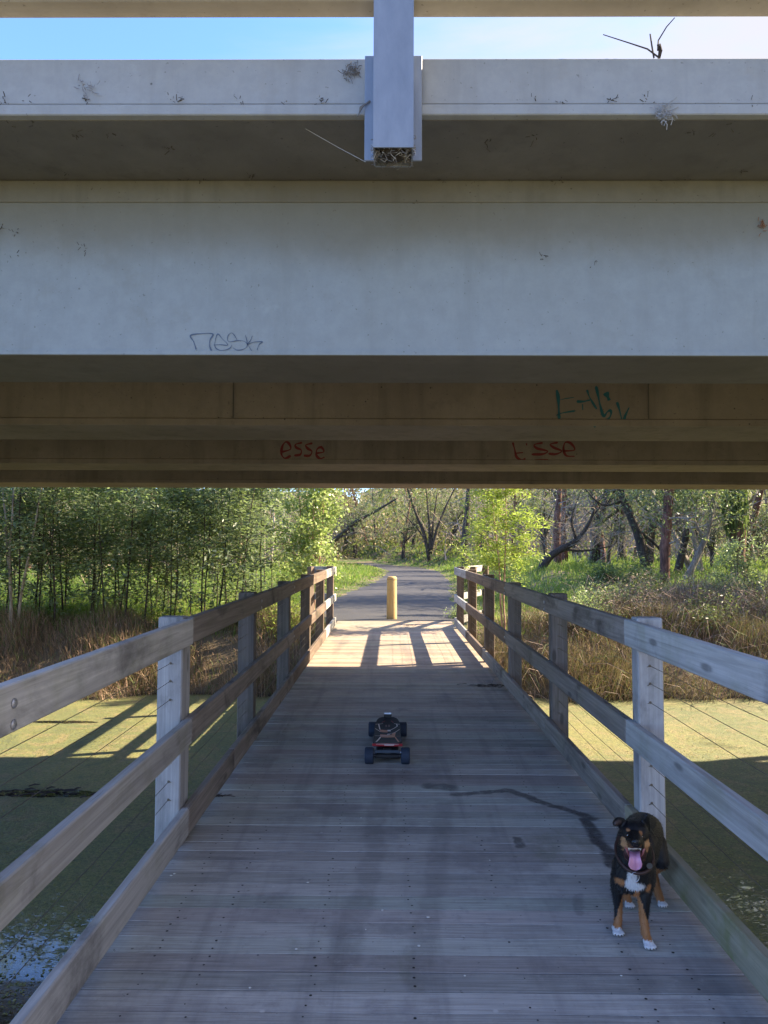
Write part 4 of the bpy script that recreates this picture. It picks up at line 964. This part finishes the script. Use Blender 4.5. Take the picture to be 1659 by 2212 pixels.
# ---- wattle saplings: thin dark stems with feathery layers
def wattle_variant(seed, h, bare):
    rg = np.random.default_rng(seed); st = Geo(); tips = []; x = np.zeros(3); pts = [x.copy()]; n = 9; lean = rg.normal(0, .05, 2)
    for i in range(n): x = x+np.array([lean[0]+rg.normal(0, .03), lean[1]+rg.normal(0, .03), 1])*h/n; pts.append(x.copy())
    st.tube(pts, list(np.linspace(.020, .005, n+1)), 6, cap=False)
    nb = int(h*8)
    for k in range(nb):
        z = bare+(h-bare)*(k+rg.random())/nb; j = min(int(z/h*n), n-1); q = pts[j]+(pts[j+1]-pts[j])*(z/h*n-j)
        a = rg.uniform(0, 6.283); up = rg.uniform(.15, .7); ln = (.35+.55*math.sin(min(1, (z-bare)/(h-bare)+.12)*2.6))*rg.uniform(.6, 1.2)
        branchy(st, q, (math.cos(a), math.sin(a), up), ln, .006, 0 if ln < .5 else 1, rg, tips, .2, .02, (2, 4), .5, 4, .55)
    for k in range(int(3+bare*6)):
        z = rg.uniform(.3, bare); j = min(int(z/h*n), n-1); q = pts[j]; a = rg.uniform(0, 6.283); branchy(st, q, (math.cos(a), math.sin(a), .2), rg.uniform(.2, .45), .003, 0, rg, tips if k % 2 else [], .2)
    lf = Geo(); fronds(lf, tips, 6, rg, (.06, .165), .32, .62, .12, .05)
    return st.mesh('stem'), lf.mesh('crown')
WV = [wattle_variant(100+i, h, b) for i, (h, b) in enumerate(((3.6, .7), (4.1, 1.0), (3.2, .4), (3.9, .6), (4.4, 1.1), (2.8, .3)))]
for k_, (a, b) in enumerate(WV): a.materials.append(B_dark); b.materials.append(F_wattle2 if k_ % 2 else F_wattle)
def gh(x, y): return float(ground_h(x, y))
def put(kind, variants, i, x, y, s, label, cat, group, names=('stem', 'crown'), z=None, rz=None):
    r = thing(kind, label, cat, (x, y, (gh(x, y) if z is None else z)-.03), rng.uniform(0, 6.283) if rz is None else rz, group)
    r.scale = (s, s, s)
    for nm, me in zip(names, variants[i]): obj(nm, me, None, r)
    return r
spots = []
for row, (Y, n, x0, x1) in enumerate(((15.2, 16, -10.4, -2.9), (16.2, 18, -11.2, -2.7), (17.1, 14, -11.8, -2.8), (18.3, 10, -12.5, -3.0), (20.5, 9, -14, -3.1), (23.5, 9, -16.5, -3.4), (28, 8, -19, -4.6))):
    for k in range(n): spots.append((x0+(x1-x0)*(k+rng.uniform(.15, .85))/n, Y+rng.uniform(-.6, .6), row))
for k, (x, y, row) in enumerate(spots):
    lb = 'slender dark stemmed wattle sapling in the front of the thicket left of the bridge' if row < 3 else 'slender wattle sapling deeper in the thicket left of the bridge'
    put('wattle_sapling', WV, int(rng.integers(0, 6)), x, y, rng.uniform(.8, 1.15), lb, 'sapling', 'wattle saplings in the front of the left thicket' if row < 3 else 'wattle saplings deeper in the left thicket')

# ---- named young trees
def frame_tree(name, label, cat, px, Y, stems, leafmat, barkmat, per, size, aspect, flat, rad, seed, h=4.2, bare=.6, blen=.6, droop=0., r0=.022, z=None, up=(.3, .9), nb=None):
    rg = np.random.default_rng(seed); x0 = X(px, Y); z0 = gh(x0, Y) if z is None else z
    r = thing(name, label, cat, (x0, Y, z0-.05)); st = Geo(); tips = []
    for (lx, ly) in stems:
        x = np.zeros(3); pts = [x.copy()]; n = 9
        for i in range(n): x = x+np.array([lx+rg.normal(0, .035), ly+rg.normal(0, .035), 1])*h/n; pts.append(x.copy())
        st.tube(pts, list(np.linspace(r0, r0*.25, n+1)), 7, cap=False); m = nb or int(h*9)
        for k in range(m):
            zz_ = bare+(h-bare)*(k+rg.random())/m; j = min(int(zz_/h*n), n-1); q = pts[j]+(pts[j+1]-pts[j])*(zz_/h*n-j); a = rg.uniform(0, 6.283)
            branchy(st, q, (math.cos(a), math.sin(a), rg.uniform(*up)), blen*rg.uniform(.5, 1.2)*(1.15-.6*zz_/h), r0*.3, 1, rg, tips, .2, .03, (2, 4), .55, 4, .55)
    obj('trunk', st, barkmat, r); lf = Geo(); fronds(lf, tips, per, rg, size, aspect, flat, rad, droop); obj('crown', lf, leafmat, r); return r
frame_tree('poplar_sapling', 'young tree with bright pale green broad leaves just behind the left railing end', 'young tree', 676, 15.6, [(0, 0), (-.12, .05), (.10, 0)], F_poplar, B_pink, 5, (.055, .095), .8, .2, .09, 5, 4.6, .9, .6, .25, z=-.2)
frame_tree('feathery_wattle', 'bright yellow green feathery young wattle behind the right railing', 'young tree', 1088, 14.6, [(.02, 0), (-.06, .03)], F_bright, B_pink, 10, (.06, .115), .30, .55, .075, 6, 4.0, 1.25, .74, .0, z=-.35, up=(.05, .5))
frame_tree('pale_gum', 'thin pale trunked gum tree with bare forked top at the far left', 'tree', 34, 14.8, [(0, 0), (-.10, 0), (.13, .05)], F_gum, B_pale, 1, (.09, .15), .16, .1, .12, 8, 4.6, 2.3, .8, .4, r0=.035, z=-.35, nb=10)
frame_tree('wattle_shrub', 'small fine leaved wattle beside the right railing end post', 'shrub', 1010, 17.6, [(0, 0), (.1, 0)], F_gum, B_dark, 6, (.05, .09), .3, .4, .08, 9, 1.5, .1, .3, .0, r0=.012)
frame_tree('green_shrub', 'low green wattle shrub growing from the brown reeds at the right edge', 'shrub', 1590, 17.0, [(0, 0), (-.2, 0), (.25, 0)], F_wattle, B_dark, 7, (.06, .1), .3, .5, .1, 11, 1.5, .1, .5, .0, r0=.012)

LATE = []
# ---- larger trees with shapes of their own
def big_tree(name, label, Y, limbs, barkmat, leafmat=None, seed=1, twigs=14, crown=None, twl=1.4, hang=None, dark=None):
    """limbs: lists of print points (px, py) at distance Y with radii in metres"""
    rg = np.random.default_rng(seed); p0 = at(*limbs[0][0][0], Y=Y); zb = gh(p0.x, Y); r = thing(name, label, 'tree', (p0.x, Y, zb-.05)); o = np.array([p0.x, Y, zb-.05]); tr = Geo(); tw = Geo(); tips = []
    for pts, r0, r1 in limbs:
        P3 = [np.array(at(x, y, Y=Y+dy)) for (x, y, dy) in [(q+(0,))[:3] for q in pts]]
        if pts is limbs[0][0]: P3[0][2] = zb-.1
        q3 = catmull(P3, 4); rr = np.linspace(r0, r1, len(q3)); rr = rr*(1+rg.normal(0, .07, len(q3))); tr.tube([q-o for q in q3], list(rr), 9)
        for k in range(twigs):
            j = rg.integers(len(q3)//4, len(q3)); d = rand_unit(1, rg)[0]; d[2] = abs(d[2])*.5+.1
            branchy(tw, q3[j]-o, d, twl*rg.uniform(.5, 1.1), max(r1*.35, .01), 2, rg, tips, .4, .0, (2, 4), .9, 4, .6)
        tt = q3[-1]-o
    obj('trunk', tr, barkmat, r, smooth=True); stuff(obj('branches', tw, dark or B_grey, r))
    if crown and leafmat:
        cr = Geo(); n, rx, rz, per, sz = crown; ct = []; rg2 = rg
        for k in range(n):
            c = tt+rand_unit(1, rg)[0]*rg.uniform(.3, 1)*np.array([rx, rx, rz])+np.array([0, 0, rz*.7]); tw2 = []
            for q in range(9): ct.append((c+rg.normal(0, .35, 3), rand_unit(1, rg)[0]))
        fronds(cr, ct, per, rg, sz, .3, .2, .22, .2); obj('crown', cr, leafmat, r)
    if leafmat and tips: lf = Geo(); fronds(lf, tips[::4], 1, rg, (.09, .16), .28, .3, .1, .1); obj('leaves', lf, leafmat, r)
    if hang:
        hg = Geo(); c = np.array(at(hang[0], hang[1], Y=Y))-o; N = 1500; a = rg.uniform(0, 6.28, N); rr = rg.uniform(.1, hang[2], N)
        hg.blades(np.stack([c[0]+rr*np.cos(a), c[1]+rr*np.sin(a), c[2]+rg.uniform(-.2, 1.6, N)], 1), -rg.uniform(.5, 1.2, N), rg.uniform(.02, .04, N), rg.uniform(0, .3, N), a); obj('hanging_foliage', hg, F_weep, r)
    return r
big_tree('leaning_tree', 'dark rough barked tree leaning left above the dark bush, third trunk from the right', 24, [([(1400, 1215), (1382, 1165), (1358, 1105), (1340, 1055), (1320, 960), (1290, 840)], .17, .09), ([(1372, 1140), (1420, 1180), (1440, 1215)], .07, .03), ([(1350, 1080), (1300, 1090), (1250, 1040)], .05, .02)], B_dark, F_gum, 21, 13, (75, 2.8, 1.7, 8, (.09, .17)))
big_tree('red_trunk_tree', 'upright reddish brown trunk right of the leaning tree', 22, [([(1436, 1245), (1437, 1180), (1441, 1120), (1446, 1055), (1450, 900)], .165, .12), ([(1441, 1130), (1455, 1118), (1475, 1112)], .05, .02)], B_red, F_gum, 22, 9, (75, 2.8, 1.7, 8, (.09, .17)))
big_tree('grey_trunk_tree', 'grey slightly curved trunk just right of the reddish trunk', 26, [([(1462, 1215), (1480, 1165), (1492, 1110), (1490, 1050), (1496, 900)], .14, .09)], B_dark, F_wattle, 23, 10, (75, 2.6, 1.7, 8, (.09, .17)))
big_tree('bent_trunk_tree', 'low bent grey trunk curving up to the right behind the brown reeds', 23, [([(1478, 1245), (1497, 1222), (1512, 1190), (1528, 1150), (1540, 1090), (1560, 950)], .12, .06), ([(1520, 1170), (1500, 1120), (1490, 1090)], .04, .015)], B_grey, F_wattle, 24, 12, (65, 2.6, 1.6, 8, (.09, .17)))
big_tree('shaggy_trunk_tree', 'thick red brown trunk draped with hanging green foliage near the right edge', 24, [([(1596, 1235), (1594, 1180), (1592, 1120), (1590, 1055), (1588, 900)], .26, .2)], B_red, F_gum, 25, 8, (75, 2.8, 1.7, 8, (.09, .17)), hang=(1588, 1105, .42))
big_tree('fallen_tree', 'dark fallen trunk lying with its branches up behind the feathery wattle', 27, [([(1162, 1222), (1185, 1205), (1215, 1185), (1245, 1168), (1270, 1135), (1285, 1100)], .17, .05), ([(1215, 1185), (1260, 1190), (1320, 1180)], .07, .02), ([(1245, 1168), (1235, 1120), (1255, 1060)], .06, .02)], B_dark, None, 26, 22, None, 1.5)
big_tree('red_stump_tree', 'short dark red trunk behind the fallen tree', 30, [([(1205, 1200), (1203, 1150), (1205, 1100), (1208, 1055), (1200, 900)], .17, .1)], B_red, F_gum, 27, 9, (65, 2.6, 1.6, 8, (.09, .17)))
for x_, y_, v_, s_ in ((-4.4, 70, 4, 1.3), (-7, 66, 4, 1.1), (-1.5, 72, 0, 1.0), (5.6, 66, 4, 1.1), (7.4, 58, 4, 1.0), (9, 50, 4, .9), (2.4, 71, 4, 1.1), (-10, 60, 4, 1.2)): LATE.append((x_, y_, s_, v_))
big_tree('fanning_tree', 'multi stemmed red brown tree fanning out behind the bend of the path', 62, [([(928, 1196), (915, 1150), (895, 1100), (880, 1050), (860, 960)], .17, .09), ([(928, 1196), (928, 1150), (925, 1105), (920, 1050)], .14, .06), ([(930, 1196), (945, 1140), (965, 1090), (985, 1050)], .13, .06), ([(930, 1190), (936, 1130), (945, 1060)], .11, .05), ([(926, 1180), (900, 1140), (860, 1100)], .09, .03)], B_dark, F_gum, 28, 9, (70, 4, 3, 3, (.2, .34)), 2.6)
big_tree('dark_trunk_tree', 'short dark trunk at the path edge left of the feathery wattle', 50, [([(1006, 1204), (1003, 1170), (1008, 1120), (1012, 1055), (1015, 940)], .26, .15)], B_dark, F_gum, 29, 10, (70, 3.4, 2.6, 3, (.16, .28)), 2.2)
big_tree('arching_tree', 'dark tree arching its limb to the right over the grass left of the path', 36, [([(640, 1230), (690, 1190), (725, 1165), (765, 1130), (810, 1105), (860, 1075)], .15, .04), ([(725, 1165), (770, 1150), (800, 1160)], .05, .02)], B_dark, F_gum, 30, 14, (30, 2.2, 1.2, 3, (.1, .2)), 1.8)
big_tree('pink_trunk_tree', 'pinkish peeling gum trunk deep behind the left saplings', 38, [([(512, 1230), (515, 1180), (512, 1120), (516, 1055), (512, 900)], .22, .16)], B_pink, F_gum, 31, 8, (60, 3, 2.2, 3, (.14, .24)), 1.8)

# ---- bushes
def bush(name, label, px, Y, rx, rz, mat, seed, n=60, per=9, size=(.07, .13), zoff=0):
    rg = np.random.default_rng(seed); x0 = X(px, Y); z0 = gh(x0, Y); r = thing(name, label, 'bush', (x0, Y, z0)); st = Geo(); tips = []
    for k in range(n):
        a = rg.uniform(0, 6.283); d = (math.cos(a)*rx, math.sin(a)*rx, rz*rg.uniform(.4, 1.5)); branchy(st, (rg.normal(0, .1*rx), rg.normal(0, .1*rx), 0), d, np.linalg.norm(d)*rg.uniform(.5, 1), .01, 1, rg, tips, .3, .0, (2, 4), .7, 3, .5)
    obj('stems', st, B_dark, r); lf = Geo(); fronds(lf, tips, per, rg, size, .3, .4, .10); obj('foliage', lf, mat, r); return r
bush('dark_bush', 'dense dark green bush under the leaning tree', 1335, 21.5, .95, .65, F_weep, 41, 46, 7)
bush('low_green_bush', 'leafy green weed clump behind the right railing above the reeds', 1265, 15.4, .5, .4, F_wattle, 42, 26, 6, (.05, .09))
bush('sprouting_bush', 'small green shrub between the reeds and the grass at the right', 1530, 18.0, .6, .45, F_gum, 43, 30, 6, (.06, .10))
bush('left_bank_bush', 'low leafy green bush at the foot of the left railing posts', 600, 14.9, .5, .5, F_bright, 44, 26, 5, (.05, .09))
bush('mat_bush', 'green shrub spilling onto the path edge beside the right wing rail', 995, 16.9, .30, .2, F_wattle, 45, 22, 6, (.04, .07))

for i_, (x_, y_, rx_, rz_, m_) in enumerate(((3.9, 14.9, .5, .4, F_tangle), (5.3, 15.6, .7, .55, F_tangle), (6.6, 15.0, .6, .5, F_gum), (7.6, 16.2, .7, .6, F_tangle), (4.9, 16.6, .6, .4, F_wattle2), (6.0, 17.6, .7, .5, F_gum), (8.6, 15.4, .6, .5, F_gum))):
    bush('bank_shrub', ('small brown dead shrub nearest the railing on the right bank', 'brown dead shrub just above the right reeds', 'dark green shrub low on the right bank among reeds', 'largest brown dead shrub on the right bank', 'grey green low shrub behind the brown shrub', 'olive shrub furthest up the right bank', 'olive shrub at the right edge of the reeds')[i_], (x_/y_*721.5/.4629+848), y_, rx_, rz_, m_, 80+i_, 26, 6, (.05, .10))
# ---- background wood: tree kinds copied
def wood_variant(seed, h, bm, per, sz, red=False, cl=48):
    rg = np.random.default_rng(seed); tr = Geo(); tips = []
    for s_ in range(rg.integers(1, 4)):
        branchy(tr, (rg.normal(0, .15), rg.normal(0, .15), 0), (rg.normal(0, .18), rg.normal(0, .18), 1), h*rg.uniform(.7, 1), .13, 3, rg, tips, .22, .10, (3, 5), .75, 6, .52)
    lf = Geo(); fronds(lf, tips[::2], per, rg, sz, .30, .3, .28, .25); a, b = tr.mesh('trunk'), lf.mesh('crown'); a.materials.append(bm); b.materials.append(F_gum if not red else F_olive); return a, b
VV = [wood_variant(60, 7, B_dark, 4, (.12, .24)), wood_variant(61, 8, B_red, 4, (.12, .24), True), wood_variant(62, 6.5, B_pale, 3, (.12, .22)), wood_variant(63, 7.5, B_grey, 2, (.12, .22), True), wood_variant(64, 5.0, B_dark, 6, (.10, .2))]
kinds = ['dark stemmed gum tree in the wood behind the path', 'reddish barked gum tree in the wood behind the path', 'pale trunked gum tree in the wood behind the path', 'sparse grey branched tree in the wood behind the path', 'bushy dark green tree in the wood behind the path']
def far_tree(x, y, s=None, v=None):
    i = int(rng.integers(0, 5)) if v is None else v
    put('gum_tree', VV, i, x, y, s or rng.uniform(.8, 1.25), kinds[i], 'tree', 'trees of the wood beyond the bridge', ('trunk', 'crown'))
for Y, n, hw_ in ((64, 14, 26), (69, 16, 30), (76, 18, 36), (86, 20, 44), (98, 20, 52)):
    for k in range(n):
        x = -hw_+2*hw_*(k+rng.uniform(.1, .9))/n
        if abs(x-float(path_c(Y))) < 2.6 and Y < 68: continue
        far_tree(x, Y+rng.uniform(-2.5, 2.5))
for Y, n, x0, x1 in ((31, 6, 7.5, 20), (36, 7, 7.5, 24), (43, 8, 7.5, 28), (52, 8, 7, 34), (38, 6, -26, -8), (45, 8, -32, -7), (55, 9, -38, -8)):
    for k in range(n): far_tree(x0+(x1-x0)*(k+rng.uniform(.1, .9))/n, Y+rng.uniform(-2, 2))
for x_, y_, s_, v_ in LATE: far_tree(x_, y_, s_, v_)
for k in range(18): y_ = rng.uniform(27, 48); far_tree(rng.uniform(.27, .62)*y_, y_, rng.uniform(.4, .75), 4)
# trees off to the right that throw the dappled shade over bank, deck end and path
for x, y, v, s_ in ((12.5, 17.2, 3, .9), (15.5, 21.5, 0, .9), (11, 26, 2, .9), (17, 16.0, 4, 1.0), (14, 30, 0, 1.1), (9.5, 32, 1, 1.), (21, 25, 3, 1.1), (13.5, 22, 4, 1.45), (15.5, 25.5, 0, 1.15), (17.5, 29, 4, 1.7), (19, 33, 0, 1.4), (12.8, 20.5, 4, 1.3), (12, 38, 4, 1.6), (12.5, 44, 0, 1.5), (13, 50, 4, 1.7), (14.5, 14.6, 4, 1.1), (18, 19, 4, 1.4), (20, 15.5, 0, 1.2)): far_tree(x, y, s_, v)

# ---- one far mass of scrub closing the view
rg = np.random.default_rng(77)
N = 150000; yy = rg.uniform(60, 125, N); xx = (rg.random(N)*2-1)*(yy*.62+4); hz = rg.random(N)**1.4*(2.5+7.5*rg.random(N))*np.clip((yy-58)/22, .35, 1.6)
nz_ = np.sin(xx*.55+yy*.13)+np.sin(xx*.21-yy*.4)+np.sin(xx*1.3+2); keep = (rg.random(N) < .55+.22*nz_) & ~((np.abs(xx-path_c(yy)) < 3.5) & (yy < 67))
xx, yy, hz = xx[keep], yy[keep], hz[keep]; n = len(xx); g = Geo(); L_ = rg.uniform(.3, .75, n)*yy/90
g.leaves(np.stack([xx, yy, ground_h(xx, yy)+hz], 1), rg.normal(0, 1, (n, 3))-[0, 0, .2], rand_unit(n, rg), L_, L_*.42)
stuff(obj('distant_scrub', g, F_olive), 'brown and olive scrub of the distant wood', 'scrub')
g = Geo(); B_tw = bark('far_twigs', (.20, .14, .11), (.52, .40, .32))
for k in range(3400):
    y = rg.uniform(26, 100); x = rg.uniform(-1, 1)*(y*.6+2)
    if abs(x-float(path_c(y))) < 3.5 and y < 70 or (y < 58 and -7 < x < 7): continue
    z0 = gh(x, y)+rg.uniform(0, 2.0); d = rg.normal(0, 1, 3); d[2] = abs(d[2])+.3; d /= np.linalg.norm(d); ln = rg.uniform(1, 4.5); p = np.array([x, y, z0])
    g.tube([p, p+d*ln*.5+rg.normal(0, .15, 3), p+d*ln+rg.normal(0, .4, 3)], [.0006*y, .0005*y, .0002*y], 3, cap=False)
stuff(obj('bare_branches', g, B_tw), 'tangle of bare grey brown branches in the wood', 'branches')

# ---- grass
def sample(n, y0, y1, cond, pw=1.0):
    y = y0*(y1/y0)**(rg.random(int(n*1.0))**pw); x = (rg.random(len(y))*2-1)*(y*.60+1.5); k = cond(x, y); return x[k], y[k]
def side(x, y): return x-path_c(y)
x, y = sample(330000, 14.6, 78, lambda x, y: (np.abs(side(x, y)) > path_w(y)+.05+.25*np.sin(y*2.3)*np.sin(x*2)) & (np.maximum(-1.4-x, x-1.6)+np.abs(y-15)*.2 > .2) & (rg.random(len(x)) < .62+.3*wob(x*.7, y*.7)) & ~((x > 2.6) & (y < 17.5+.5*wob(x, y)) & (rg.random(len(x)) < .88)) & ~((x < -2.2) & (y < 15.6) & (rg.random(len(x)) < .7)))
n = len(x); edge = np.clip((np.abs(side(x, y))-path_w(y))/1.2, .25, 1); H = rg.uniform(.12, .42, n)*edge*(1+.35*wob(x*.5, y*.5))*np.clip(y/30, .85, 1.25)
g = Geo(); g.blades(np.stack([x, y, ground_h(x, y)-.02], 1), H, .0115*y/15*rg.uniform(.7, 1.4, n), rg.uniform(.1, .8, n), rg.uniform(0, 6.28, n))
stuff(obj('green_grass', g, F_grass), 'lush green grass on both sides of the asphalt path', 'grass')
# ---- dry reeds along both banks
def reeds(n, x0, x1, y0, y1, hf, name, label, mat, w=.010, lean=(.1, 1.0), dens=None):
    x = rg.uniform(x0, x1, n); y = rg.uniform(y0, y1, n); keep = ground_h(x, y) > WATER-.06
    cl = np.sin(x*2.1+1.3*np.sin(y*1.7))+np.sin(y*2.7+x*.9); keep &= rg.random(n) < (.62+.25*cl if dens is None else dens(x, y))
    x, y = x[keep], y[keep]; cl = cl[keep]; n = len(x); H = hf(x, y)*rg.uniform(.35, 1.2, n)*(1+.28*cl)
    g = Geo(); az = np.where(rg.random(n) < .55, -1.57+rg.normal(0, .9, n), rg.uniform(0, 6.28, n)); g.blades(np.stack([x, y, ground_h(x, y)-.03], 1), H, w*rg.uniform(.6, 1.4, n), rg.uniform(*lean, n), az, 1.2)
    return stuff(obj(name, g, mat), label, 'reeds')
reeds(42000, 1.9, 12.5, 12.2, 15.6, lambda x, y: .34+.26*sstep(2.2, 5.5, x)*sstep(14.8, 12.8, y)+.12*sstep(13, 15, y), 'dry_reeds', 'brown dry reeds drooping over the right bank of the pond', F_reed)
reeds(24000, 3.6, 13.5, 15.2, 19.5, lambda x, y: .34+.42*sstep(5, 8.5, x), 'dry_tangle', 'grey brown tangle of dead stalks behind the right reeds', F_tangle, .009, (.2, 1.0), lambda x, y: sstep(2.8, 6.0, x+.5*wob(x, y)-(y-15.2)*.55))
reeds(40000, -12, -1.25, 12.1, 15.6, lambda x, y: .38+.2*np.sin(x*1.9)**2, 'dry_reeds', 'brown dry reeds along the left bank below the saplings', F_reed, .0095)
reeds(9000, 1.45, 2.7, 12.4, 15.5, lambda x, y: .3+0*x, 'dry_reeds', 'short dry grass at the foot of the right railing', F_tangle, .008)
# arching dead stalks tangled in the right bank
g = Geo()
for k in range(1700):
    x = rg.uniform(2.0, 12); y = rg.uniform(12.7, 18.5)
    if y > 15.2 and x < 4.5: continue
    z = gh(x, y); a = rg.uniform(0, 6.28); ln = rg.uniform(.4, 1.1); hh = rg.uniform(.3, .9)*(.6+.5*float(sstep(3, 8, x))); dx, dy = math.cos(a)*ln, math.sin(a)*ln
    g.tube([(x, y, z), (x+dx*.35, y+dy*.35, z+hh*.8), (x+dx*.75, y+dy*.75, z+hh), (x+dx*1.1, y+dy*1.1, z+hh*.55)], [.005, .0045, .0035, .0015], 3, cap=False)
stuff(obj('dead_stalks', g, F_tangle), 'arching dead stalks tangled over the right bank', 'stalks')
